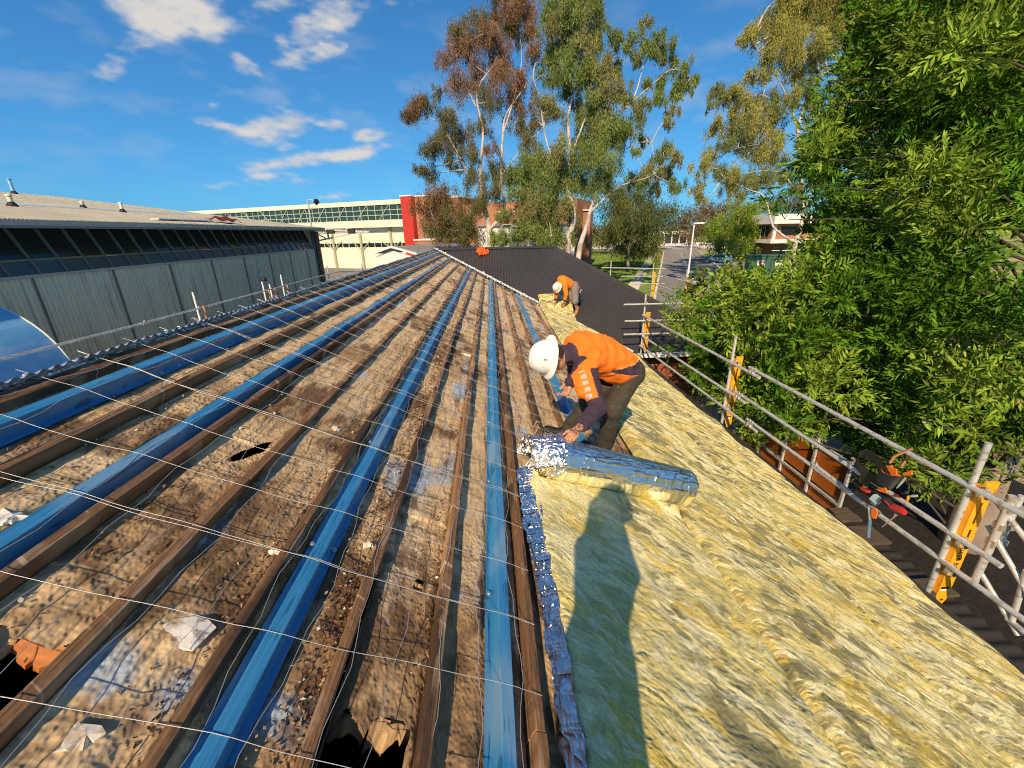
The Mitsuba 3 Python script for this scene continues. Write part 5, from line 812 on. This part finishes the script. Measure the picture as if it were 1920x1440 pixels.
# the big leafy tree at the right: pinnate sprays on many boughs
ASH = [(1690,40,56),(1750,20,62),(1830,40,62),(1900,20,62),(1640,105,55),(1720,110,62),(1800,110,62),(1880,100,62),(1595,172,48),(1680,190,62),(1760,190,62),(1850,190,62),(1910,180,62),(1572,245,48),(1640,250,60),(1720,270,62),(1800,280,62),(1880,270,60),(1545,305,38),(1590,330,55),(1680,340,60),(1760,350,60),(1850,350,56),(1915,360,50),(1535,300,30),(1545,385,30),(1585,400,46),(1640,410,55),(1720,430,55),(1800,425,50),(1535,470,30),(1580,470,42),(1640,480,56),(1730,500,56),(1815,485,36),(1890,450,26),
       (1400,560,46),(1345,590,38),(1465,565,46),(1297,602,28),(1420,610,55),(1530,550,44),(1590,560,55),(1660,560,55),(1740,570,55),(1830,560,48),(1905,560,36),(1350,640,46),(1325,690,36),(1430,680,50),(1510,640,50),(1590,650,55),(1680,650,55),(1770,650,55),(1860,640,50),(1400,740,42),(1480,725,46),(1560,720,50),(1640,740,52),(1720,730,52),(1800,720,50),(1880,700,46),(1420,800,36),(1490,795,36),(1560,800,34),(1640,805,44),(1720,800,44),(1790,790,36),(1900,790,40),(1705,870,34),(1765,890,34),(1840,860,26),(1905,880,36),(1650,860,28),(1620,880,20),(1930,100,60),(1960,300,70),(1960,600,60),(1960,820,50),(1880,-40,70),(1780,-50,70),(1690,-40,60),(1960,0,80),(1490,345,17),(1512,262,19),(1530,205,20),(1556,150,22),(1592,95,24),(1618,40,26),(1470,415,14),(1262,575,12),(1285,640,14),(1455,520,18),(1500,505,16),(1375,515,14)]
ash = thing('leafy_tree', 'big leafy green tree with narrow leaflets filling the right side beside the guard rail', 'tree'); ra = np.random.default_rng(77)
def spray(r):
    "one twig with four pinnate leaves, local: grows along +x"
    c, d = [], []
    for k in range(5):
        b = np.array([.05 + .065 * k, 0, 0]); a = k * 2.4 + r.uniform(0, 1); o = nz(np.array([.75, math.cos(a) * .8, math.sin(a) * .8])); o[2] -= .25; side = nz(np.cross(o, r.normal(size=3)))
        for j in range(4):
            q = b + o * (.07 + .07 * j)
            for s_ in (-1, 1): dd = nz(o * .75 + side * s_ * .8 + (0, 0, -.25)); c.append(q + dd * .068); d.append(dd)
        c.append(b + o * .36); d.append(o)
    return np.array(c), nz(np.array(d))
TPL = [spray(ra) for _ in range(10)]
V, Fc, Cc, n0 = [], [], [], 0; bt = MB(); TR = np.array([9.0, 6.2, GROUND])
def depth_of(px, py): return 9.3 - 3.0 * (px - 1300) / 620 + .5 * math.sin(px * .02) + (.5 if py < 300 else 0)
trunkP = limb_path([TR, TR + (-.1, 0, 3), TR + (.1, .3, 6), TR + (.3, .2, 9), TR + (.2, .4, 12)]); tk = MB().tube(trunkP, np.linspace(.34, .08, len(trunkP)), 12)
for layer, (dd0, dens, jitp) in enumerate(((0, 1.0, 0), (1.5, .34, 25))):
    for px, py, rp_ in ASH:
        if layer and (rp_ < 40 or px < 1400 or (px < 1640 and py < 500)): continue
        D = depth_of(px, py) + dd0 + ra.normal(0, .35); c = at(px + ra.normal(0, 3 + jitp), py + ra.normal(0, 3 + jitp), D); R = rp_ * D / FOCAL * (.84 if not layer else 1.3); ctr_dir = nz(c - (trunkP[np.argmin(np.linalg.norm(trunkP - c, axis=1))]))
        b = trunkP[np.argmin(np.linalg.norm(trunkP - (0, 0, -1.2) - c, axis=1) + 1.4 * np.maximum(trunkP[:, 2] - c[2], 0))]
        if layer == 0: P = limb_path([b, b * .45 + c * .55 + (0, 0, .35), c - ctr_dir * R * .4], 10, ra, .02); bt.tube(P, np.linspace(.030, .007, len(P)), 6, cap=False)
        n = int(36 * (R / .55) ** 2 * dens); o = nz(ra.normal(size=(n, 3)) + ctr_dir * .5 + np.array([-.25, -.55, .25])); rad = R * ra.uniform(.25, 1.0, n) ** .55; p = c + o * rad[:, None] * (1, 1, .85); ax = nz(o * 1.0 + ra.normal(0, .45, (n, 3)) + (0, 0, .15)); up = nz(np.cross(ax, ra.normal(size=(n, 3)))); sd = np.cross(ax, up)
        tint = np.array((.078, .170, .016)) if ra.random() < .58 else np.array((.175, .26, .032))
        for i in range(n):
            tc, td = TPL[ra.integers(0, 10)]; M = np.stack([ax[i], up[i], sd[i]]); k = ra.uniform(.75, 1.15); cc = tc @ M * k + p[i] - ax[i] * .12; d_ = td @ M; m = len(tc); yl = ra.random() < .045
            col = (np.array((.42, .45, .12)) if yl else tint * ra.uniform(.5, 1.7)) * ra.uniform(.8, 1.2, (m, 1)); V.append((cc, d_, (.045 if yl else .148) * k * ra.uniform(.75, 1.2, m) * (1.5 if layer else 1), (.03 if yl else .042) * k * np.ones(m) * (2.2 if layer else 1), col))
        if layer == 0:
            for i in range(0, n, 9): bt.tube([c + (p[i] - c) * .15, (c + p[i]) / 2 + ra.normal(0, .03, 3), p[i]], [.008, .006, .003], 4, cap=False)
cc, d_, L_, W_, cl = (np.concatenate(x) for x in zip(*V)); v, f, q = leaves(cc, d_, L_, W_, np.clip(cl, .004, .6), ra, .22)
mat('bark_dark', (.07, .052, .04), .9); put('trunk', tk, 'bark_grey', ash, smooth=True); put('branch', bt, 'bark_dark', ash, smooth=True); put('crown', MB().add(v, f, q), 'leaf', ash)
# ---------------------------------------------------------------- people
def hand(S, wrist, fdir, across, ndir, thumb, curl=(.5, .6, .5), k=1.0, spread=.02):
    "palm from the wrist along fdir, four unequal bent fingers and a thumb at the side given by across * thumb; ndir is the palm side, towards which fingers curl"
    f, a, n = nz(fdir), nz(across), nz(ndir); pl = .092 * k
    for q, L in ((-.030, .95), (-.010, 1.0), (.010, .98), (.030, .90)): S.cap(wrist + a * q * .55 * k, wrist + f * pl * L + a * q * k, .017 * k, .0125 * k, .012)
    for j, (q, L) in enumerate(zip((-.033, -.011, .011, .032), (.068, .080, .076, .060))):
        q_ = q * (1 if thumb < 0 else -1); p = wrist + f * pl * .97 + a * q_ * k; ang = 0.0; d = f
        for s_, (seg, c) in enumerate(zip((.46, .31, .23), curl)):
            ang += c * (1 + .08 * (j - 1)); d = nz(f * math.cos(ang) + n * math.sin(ang) + a * spread * (q_ / .03)); e = p + d * L * seg * k * 1.25; S.cap(p, e, (.0092 - .0008 * s_) * k, (.0086 - .0008 * s_) * k, .003); p = e
    b = wrist + f * .028 * k + a * thumb * .030 * k; m_ = b + (f * .55 + a * thumb * .75 + n * .35) * .042 * k; e = m_ + (f * .9 + a * thumb * .15 + n * .45) * .034 * k; S.cap(b, m_, .014 * k, .011 * k, .008).cap(m_, e, .0105 * k, .0085 * k, .004)
def head_sdf(S, c, crown, face, k=1.0):
    u, f = nz(crown), nz(face); f = nz(f - u * (u @ f)); s = np.cross(u, f); ax = np.array([s, f, u])
    S.ell(c, np.array([.074, .094, .108]) * k, ax, .01); S.ell(c + f * .03 * k - u * .055 * k, np.array([.056, .062, .062]) * k, ax, .02); S.ell(c + f * .075 * k - u * .10 * k, np.array([.026, .022, .02]) * k, ax, .018)
    S.cap(c + f * .088 * k + u * .012 * k, c + f * .112 * k - u * .028 * k, .009 * k, .014 * k, .008); S.ell(c + f * .092 * k - u * .062 * k, np.array([.024, .010, .010]) * k, ax, .006)
    S.ell(c + f * .085 * k + u * .022 * k, np.array([.046, .014, .010]) * k, ax, .012)
    for q in (-1, 1): S.ell(c + s * q * .076 * k - u * .008 * k - f * .005 * k, np.array([.010, .020, .032]) * k, ax, .004)
    return s, f, u
def cloth_noise(amp, fr, seed): return lambda X: -amp * (meshkit.fbm(X * fr, 3, seed) - .5)
def paint_sub(V, base, rules):
    C = np.tile(np.asarray(base, float), (len(V), 1))
    for m_, c in rules: C[m_] = c
    return C * (.9 + .2 * meshkit.noise(V * 23, 5))[:, None]
def helmet(parent, c, crown, face, k=1.0, brim=.165):
    u = nz(crown); f = nz(np.asarray(face) - u * (u @ np.asarray(face))); s = np.cross(u, f); t = np.linspace(0, np.pi / 2, 16); prof = [(brim - .006, -.012), (brim, -.010), (brim, -.004), (.128, .012)] + [(.125 * math.cos(a) ** .8 + 1e-4, .012 + .148 * math.sin(a)) for a in t]
    key = numbered('hard_hat', parent); m = MB(); A = np.linspace(0, 2 * np.pi, 48, endpoint=False); R = []
    for r, h in prof: R.append(c + np.cos(A)[:, None] * f * r * 1.10 * k + np.sin(A)[:, None] * s * r * .95 * k + u * (h + (.010 * np.cos(4 * A) * (r > .15) * 0 + .006 * np.exp(-(np.sin(A) / .16) ** 2) * (.02 < h) * (r < .125) * (r > .02)))[:, None] * k)
    R = np.array(R); i = np.arange(48); F = np.vstack([np.stack([j * 48 + i, j * 48 + (i + 1) % 48, (j + 1) * 48 + (i + 1) % 48, (j + 1) * 48 + i], 1) for j in range(len(prof) - 1)]); m.add(R.reshape(-1, 3), F)
    scene[key] = mikit.ply(m.mesh(), 'helmet_white', smooth=40); q = MB(); R2 = [c + np.cos(A)[:, None] * f * r * 1.08 * k + np.sin(A)[:, None] * s * r * .93 * k + u * h * k for r, h in ((brim - .006, -.013), (.118, .004), (.08, .09), (.001, .12))]
    q.add(np.array(R2).reshape(-1, 3), np.vstack([np.stack([(j + 1) * 48 + i, (j + 1) * 48 + (i + 1) % 48, j * 48 + (i + 1) % 48, j * 48 + i], 1) for j in range(3)])); put('liner', q, mat('liner', (.30, .29, .27), .7) if 'liner' not in scene else 'liner', key, smooth=40)
    for sg_ in (-1, 1): put('vent_slot', MB().box(c + s * sg_ * .112 * k + u * .075 * k, (.01, .012, .022), np.array([s, f, u])), 'liner', key)
    return key
ORANGE, NAVY = np.array((.92, .19, .012)), np.array((.045, .028, .048)); TAPE = np.array((.42, .41, .36)); SKIN = np.array((.52, .25, .15))

# the bent worker
w1 = thing('person', 'person in orange shirt and white hard hat bending over to push the foil roll', 'person')
Y_ = ony; pel, che, nck, hd = Y_(1172, 694, 3.36), Y_(1103, 662, 3.22), Y_(1068, 664, 3.15), Y_(1036, 670, 3.07); lat = nz(np.array([.12, -1, .05])); spine = nz(che - pel); belly = nz(np.cross(spine, lat)); belly = belly if belly[2] < 0 else -belly
shN, elN, wrN = Y_(1096, 690, 3.03), Y_(1121, 764, 2.84), Y_(1085, 803, 2.62); shF, elF, wrF = che + (nck - che) * .35 - lat * .17, Y_(1078, 712, 3.30), Y_(1069, 716, 3.18); elF = Y_(1080, 708, 3.36)
hpN, knN, anN = pel + lat * .085 - spine * .02, Y_(1149, 768, 3.16), Y_(1133, 836, 3.28); hpF, knF, anF = pel - lat * .085, Y_(1106, 752, 3.42), Y_(1062, 806, 3.52)
allp = np.array([pel, che, nck, hd, shN, elN, wrN, shF, elF, wrF, knN, anN, knF, anF]); lo, hi = allp.min(0) - .26, allp.max(0) + .26
crown, face = np.array([-.93, -.27, .16]), np.array([-.12, -.1, -1])
B = SDF(lo, hi, .0055); head_sdf(B, hd, crown, face); B.cap(nck, hd + nz(nck - hd) * .03, .058, .055, .02).cap(che, pel, .12, .12, .04).cap(shN, elN, .045, .036, .02).cap(elN, wrN, .040, .027, .012).cap(shF, elF, .045, .036, .02).cap(elF, wrF, .038, .026, .012).cap(hpN, knN, .07, .05, .03).cap(knN, anN, .05, .035, .02).cap(hpF, knF, .07, .05, .03).cap(knF, anF, .05, .035, .02).cap(che, nck, .08, .06, .03).cap(shN, shF, .05, .05, .04)
hf = nz(Y_(1066, 826, 2.47) - wrN); hand(B, wrN + hf * .01, hf, ax3, nz(np.cross(ax3, hf)) * (-1 if np.cross(ax3, hf)[2] > 0 else 1), -1, (.55, .65, .35), 1.0)
hand(B, wrF, (-.35, -.25, -.9), (.3, -.9, .1), (-.8, -.3, .3), -1, (.7, .8, .6))
V, F = B.mesh(); tat = (np.linalg.norm(V - wrN, axis=1) < .10) & (meshkit.fbm(V * 70, 3, 2) > .52); put('body', MB().add(V, F, paint_sub(V, SKIN, [(tat, (.10, .07, .06)), (np.linalg.norm(V - hd - nz(face) * .06, axis=1) < .075, (.56, .25, .16))])), 'skin', w1, smooth=True)
hr = SDF(hd - .22, hd + .22, .007); hr.ell(hd + nz(crown) * .01 - nz(face) * .012, (.086, .10, .10), np.array([np.cross(nz(crown), nz(face)), nz(face), nz(crown)])); hr.cut(hd + nz(face) * .012, nz(face)); hr.warp(cloth_noise(.02, 60, 3)); V, F = hr.mesh(); put('hair', MB().add(V, F), 'hair', w1, smooth=True)
helmet(w1, hd + nz(crown) * .035, crown, face, .95)
# shirt
S = SDF(lo, hi, .0065); ax_t = np.array([lat, belly, spine]); S.ell(che - spine * .02, (.185, .135, .20), ax_t, .05); S.ell(pel + spine * .20, (.165, .135, .20), ax_t, .06); S.ell(pel + spine * .08 + belly * .0, (.168, .140, .13), ax_t, .05); S.cap(che, nck, .10, .062, .05); S.cap(pel + spine * .15 + belly * .05, che + belly * .06, .09, .08, .05)
S.cap(shN, shN + (elN - shN) * .95, .078, .066, .035); S.cap(shN + (elN - shN) * .1 + (-.05, 0, -.02), shN + (elN - shN) * .62 + (-.07, .0, .0), .055, .05, .03); S.cap(elN, wrN, .060, .043, .02); S.cap(shF, elF, .07, .058, .035); S.cap(elF, wrF, .056, .042, .02); S.cap(che + lat * .15, shN, .07, .075, .04); S.cap(che - lat * .12, shF, .07, .07, .04)
fold = lambda X: -.0045 * np.sin(((X - pel) @ spine) * 62 + 3 * meshkit.noise(X * 7, 2) + ((X - pel) @ belly) * 26) * sstep(.12, .0, (X - pel) @ belly) * sstep(-.3, .1, (X - pel) @ spine) * (np.linalg.norm(X - wrN, axis=-1) > .3) - .026 * (meshkit.fbm(X * 9, 3, 6) - .5) - .012 * (1 - np.abs(2 * meshkit.fbm(X * 7 + 3, 2, 9) - 1)) ** 4
S.cap(nck + (nck - hd) * .3, hd + (nck - hd) * .35, .080, .072, .02); S.ell(pel + spine * .30 - belly * .055, (.165, .125, .26), ax_t, .06)
S.warp(fold); hem_n = nz(-spine + belly * .30); S.cut(pel - spine * .02, hem_n, pel, .42); S.cut(hd + (nck - hd) * .42, nz(hd - nck), hd + (nck - hd) * .4, .15); S.cut(wrN + (elN - wrN) * .08, nz(wrN - elN), wrN, .12); cuf = nz(wrN - elN); V, F = S.mesh()
tN = ((V - shN) @ (elN - shN)) / ((elN - shN) @ (elN - shN)); dN = np.linalg.norm(V - shN - np.clip(tN, 0, 1)[:, None] * (elN - shN), axis=1); arm = (dN < .125) & (tN > .12) & ((V - che) @ lat > .10); fore = np.linalg.norm(V - elN - np.clip(((V - elN) @ (wrN - elN)) / ((wrN - elN) @ (wrN - elN)), 0, 1)[:, None] * (wrN - elN), axis=1) < .085
frontd = nz(np.cross(nz(elN - shN), lat)); frontd = frontd if frontd[0] < 0 else -frontd; fr_s = (V - shN - tN[:, None] * (elN - shN)) @ frontd
navy = ((arm & ((fr_s < -.012) | (tN > .80))) | (fore & (tN > .72)) | ((V - che) @ lat < -.24)); sA, sB = Y_(1133, 690, 3.2), Y_(1188, 684, 3.28); sd_ = nz(sB - sA); sL = np.linalg.norm(sB - sA); fk = V - sA; su = fk @ sd_ / sL; sv = np.abs(fk @ nz(belly - sd_ * (belly @ sd_))); side = (su > 0) & (su < 1.05) & (sv < .010 + .052 * np.clip(su, 0, 1) ** .7) & ((V - pel) @ lat > .03); coll = ((V - nck) @ nz(hd - nck) > -.02) & (np.linalg.norm(V - nck, axis=1) < .19) & ((V - elN) @ nz(shN - elN) > .18); farm = ((V - shF) @ nz(elF - shF) > .12) & ((V - che) @ lat < -.05) & (np.linalg.norm(V - elF, axis=1) < .16) | (np.linalg.norm(V - wrF, axis=1) < .14)
tape = arm & (np.abs(fr_s - .050) < .020) & (((tN * 6.5) % 1) > .38) & (tN > .05) & (tN < .80); pip = side & (sv > .003 + .052 * np.clip(su, 0, 1) ** .7)
put('shirt', MB().add(V, F, paint_sub(V, ORANGE, [(navy | side | coll | farm, NAVY), (pip, (.75, .30, .12)), (tape & ~navy, TAPE)])), 'cloth', w1, smooth=True, label='bright orange shirt with navy panels and grey tape')
# trousers and boots
S = SDF(lo, hi, .008); S.ell(pel + spine * .03, (.155, .128, .12), ax_t, .05); S.cap(hpN + spine * .0, knN, .104, .082, .05); S.cap(knN, anN + (knN - anN) * .1, .080, .066, .03); S.cap(hpF, knF, .108, .080, .05); S.cap(knF, anF + (knF - anF) * .1, .078, .064, .03); S.ell(pel - spine * .02 - belly * .02, (.15, .11, .10), ax_t, .05); S.warp(lambda X: -.020 * (meshkit.fbm(X * (9, 9, 16), 3, 8) - .5)); S.cut(pel + spine * .085, spine, pel + spine * .1, .2)
V, F = S.mesh(); put('trousers', MB().add(V, F, paint_sub(V, (.045, .038, .027), [(meshkit.fbm(V * 40, 3, 4) > .70, (.07, .06, .043))])), 'cloth', w1, smooth=True, label='dark dusty work trousers')
def boot(parent, an, toe, m, k=1.0):
    S = SDF(np.minimum(an, toe) - .16, np.maximum(an, toe) + .16, .008); n = RNN if parent != w2_key else np.array([0, -SN, CS]); d = nz(toe - an - n * ((toe - an) @ n)); hl = an - n * .055 * k - d * .05 * k
    S.cap(an + n * .08 * k, an - n * .02 * k, .052 * k, .056 * k, .02).cap(hl, hl + d * .10 * k, .046 * k, .046 * k, .02).cap(hl + d * .10 * k, hl + d * .22 * k - n * .008, .046 * k, .040 * k, .02).cut(hl - n * .040 * k, -n); V, F = S.mesh(); b = put('boot', MB().add(V, F), m, parent, smooth=True)
    so = MB(); c_ = hl + d * .09 * k - n * .040 * k; q = np.linspace(0, 2 * np.pi, 24, endpoint=False); r_ = np.cross(n, d); ring = c_ + np.cos(q)[:, None] * d * .155 * k + np.sin(q)[:, None] * r_ * .050 * k; so.add(np.vstack([ring + n * .012, ring - n * .014]), [[i, 24 + i, 24 + (i + 1) % 24, (i + 1) % 24] for i in range(24)]).add(np.vstack([ring - n * .014, c_ - n * .014]), [[i, 24, (i + 1) % 24] for i in range(24)]); put('sole', so, 'rubber', b)
w2_key = None
boot(w1, anN, anN + (-.2, .02, .05), 'black'); boot(w1, anF, anF + (-.22, .0, .1), 'black')

# the far worker
w2 = w2_key = thing('person', 'far person in grey shorts and orange shirt crouching at the end of the yellow blanket', 'person')
pel, che, nck, hd = Y_(1075.5, 536, 12.85), Y_(1056, 526, 12.75), Y_(1050, 531, 12.72), Y_(1045.5, 539, 12.68); lat = nz(np.array([.35, -1, .0])); spine = nz(che - pel); belly = nz(np.cross(spine, lat)); belly = belly if belly[2] < 0 else -belly
shN, elN, wrN, haN = Y_(1059, 533, 12.55), Y_(1061.5, 551, 12.52), Y_(1058.5, 565, 12.60), Y_(1052, 576, 12.66); shF, elF, wrF, haF = Y_(1046, 533, 12.92), Y_(1043, 552, 12.86), Y_(1042, 563, 12.84), Y_(1039.5, 576, 12.82)
knN, anN = Y_(1078.5, 565, 12.52), Y_(1082, 581, 12.66); knF, anF = Y_(1068, 560, 12.95), Y_(1071, 577, 12.98); hpN, hpF = pel + lat * .08, pel - lat * .08
allp = np.array([pel, che, nck, hd, shN, elN, haN, haF, shF, elF, anN, anF]); lo, hi = allp.min(0) - .28, allp.max(0) + .28; crown, face = np.array([-.50, -.62, .25]), np.array([-.45, -.1, -.9])
B = SDF(lo, hi, .009); head_sdf(B, hd, crown, face); B.cap(nck, hd, .058, .055, .02).cap(che, pel, .12, .12, .04)
for a, e, w_, h_, t_ in ((shN, elN, wrN, haN, -1), (shF, elF, wrF, haF, 1)): B.cap(a, e, .046, .040, .02).cap(e, w_, .042, .030, .012); hand(B, w_, h_ - w_, (.7, .7, 0), (-.3, -.5, -.7), t_, (.4, .5, .4), 1.08)
for a, k_, n_ in ((hpN, knN, anN), (hpF, knF, anF)): B.cap(a, k_, .075, .055, .03).cap(k_, n_, .058, .038, .02)
V, F = B.mesh(); put('body', MB().add(V, F, paint_sub(V, (.48, .22, .13), [])), 'skin', w2, smooth=True); helmet(w2, hd + nz(crown) * .03, crown, face, 1.0, .15)
ax_t = np.array([lat, belly, spine]); S = SDF(lo, hi, .010); S.ell(che - spine * .02, (.20, .14, .21), ax_t, .05).ell(pel + spine * .2, (.17, .14, .2), ax_t, .06).cap(che, nck, .10, .065, .05)
for a, e, w_ in ((shN, elN, wrN), (shF, elF, wrF)): S.cap(a, e, .080, .066, .04).cap(e, w_ + (e - w_) * .15, .062, .050, .02).cap(che, a, .09, .08, .04)
S.warp(lambda X: -.022 * (meshkit.fbm(X * 11, 3, 6) - .5)); S.cut(pel + spine * .10, -spine, pel, .3); V, F = S.mesh(); cf = (np.linalg.norm(V - wrN, axis=1) < .085) | (np.linalg.norm(V - wrF, axis=1) < .085); put('shirt', MB().add(V, F, paint_sub(V, ORANGE * (1, 1.15, 1), [(cf, NAVY)])), 'cloth', w2, smooth=True)
S = SDF(lo, hi, .010); S.ell(pel, (.17, .15, .14), ax_t, .05).cap(hpN, knN, .115, .098, .05).cap(hpF, knF, .11, .095, .05).warp(lambda X: -.02 * (meshkit.fbm(X * 12, 3, 8) - .5)).cut(pel + spine * .10, spine, pel + spine * .1, .24); V, F = S.mesh(); put('shorts', MB().add(V, F, paint_sub(V, (.20, .18, .175), [])), 'cloth', w2, smooth=True, label='grey work shorts')
mat('tan_boot', (.42, .20, .08), .7); boot(w2, anN, anN + (-.12, -.22, -.1), 'tan_boot'); boot(w2, anF, anF + (-.12, -.2, -.1), 'tan_boot')
pb = thing('tool_pouch', 'black tool pouch with brush handles at the far worker\'s hip', 'tool pouch'); c = Y_(1083.5, 553, 12.72); S = SDF(c - .2, c + .2, .012); S.ell(c, (.07, .10, .12), None, .02).ell(c + (.03, 0, -.08), (.05, .08, .07)).warp(cloth_noise(.03, 14, 3)); V, F = S.mesh(); put('pouch', MB().add(V, F), 'black', pb, smooth=True); put('handle', MB().tube([c + (0, 0, .08), c + (.02, 0, .26)], .022, 8), 'bark_grey', pb); put('handle', MB().tube([c + (.05, 0, .06), c + (.10, -.03, .17)], .018, 8), 'galv', pb); put('strap', MB().tube([c + (-.03, -.02, .1), pel + (.06, -.13, .05), pel + (-.02, -.17, .02)], .02, 6), 'black', pb)

# the photographer, behind and below the lens (out of the picture, shadow on the wool)
w3 = thing('person', 'person holding up a phone on the stripped roof, standing behind the view', 'person'); fl = lambda s, y: RP(s, y, .01)
lat = nz(np.array([.50, -.86, 0])); pel, che, nck, hd = np.array([-.07, -.30, -.72]), np.array([-.05, -.29, -.28]), np.array([-.03, -.27, -.11]), np.array([.0, -.25, .045]); a1, a2 = fl(-.12, -.24), fl(.03, -.37); up = np.array([0, 0, 1.0])
lo, hi = np.array([-.6, -.9, -1.75]), np.array([.6, .35, .32]); ph = -CF * .030 - CU * .035; B = SDF(lo, hi, .014); head_sdf(B, hd, up, (.1, 1, -.3)); B.cap(nck, hd, .06, .055, .02)
shA, shB = che + lat * .15 + up * .08, che - lat * .15 + up * .08; eA, eB = np.array([.10, -.24, -.33]), np.array([-.10, -.13, -.36]); hA, hB = ph + CR * .075 - CF * .02 - CU * .03, ph - CR * .075 - CF * .02 - CU * .03
for s_, e_, h_, t_ in ((shA, eA, hA, -1), (shB, eB, hB, 1)): B.cap(s_, e_, .045, .04, .02).cap(e_, h_, .04, .03, .01); hand(B, h_ - CU * .04, CU - CF * .1, CR, -CF, t_, (.3, .5, .4), .85)
B.cap(che, pel, .10, .10, .03).cap(pel, a1 + up * .1, .06, .04, .03).cap(pel, a2 + up * .1, .06, .04, .03); V, F = B.mesh(); put('body', MB().add(V, F, paint_sub(V, SKIN, [])), 'skin', w3, smooth=True)
S = SDF(lo, hi, .016); axp = np.array([lat, np.cross(up, lat), up]); S.ell(che, (.17, .12, .20), axp, .05).ell(pel + up * .14, (.165, .13, .24), axp, .05).cap(pel + up * .1, (a1 + a2) / 2 + up * .62, .15, .155, .04).cap(che + up * .02, ph - CF * .12 - CU * .10, .11, .07, .06).cap(nck, ph - CF * .10 - CU * .05, .10, .06, .05).cap(nck + (0, .02, .0), ph - CF * .06, .085, .05, .05).cap(shA, eA, .062, .052, .03).cap(shB, eB, .062, .052, .03).cap(eA, hA - CU * .06, .05, .038, .02).cap(eB, hB - CU * .06, .05, .038, .02).cut(nck + up * .02, up); V, F = S.mesh(); put('shirt', MB().add(V, F, paint_sub(V, ORANGE, [])), 'cloth', w3, smooth=True)  # shirt filled out towards the phone, added to keep the cast shadow solid
S = SDF(lo, hi, .016)
for a in (a1, a2): kn = (pel + a) / 2 + (.02, .03, .03); S.cap(pel + (a - pel) * np.array([.5, .5, .05]), kn, .105, .085, .05).cap(kn, a + up * .09, .085, .075, .03)
V, F = S.mesh(); put('trousers', MB().add(V, F, paint_sub(V, (.05, .045, .05), [])), 'cloth', w3, smooth=True); helmet(w3, hd + up * .04, up, (0, 1, 0), 1.0, .14)
for a in (a1, a2): boot(w3, a + up * .09, a + up * .09 + (.02, .2, 0), 'tan_boot')
phn = thing('phone', 'thin black phone held up by the person behind the view', 'phone'); put('body', MB().box(ph, (.15, .072, .008), np.array([CR, CU, CF])), 'black_gloss', phn)

# things that repeat share a group
GROUPS = {'gum_tree': 'tall gum trees', 'background_tree': 'trees along the far end of the road', 'shrub': 'low shrubs', 'street_lamp': 'street lamps along the road', 'debris_scrap': 'scraps lying on the old roof lining', 'bollard': 'white posts by the road', 'insulation_blanket': 'yellow insulation blankets', 'person': 'roof workers'}
for k, d in labels.items():
    b = k[:-4] if k[-4:-3] == '_' and k[-3:].isdigit() else k
    if b in GROUPS: d['group'] = GROUPS[b]
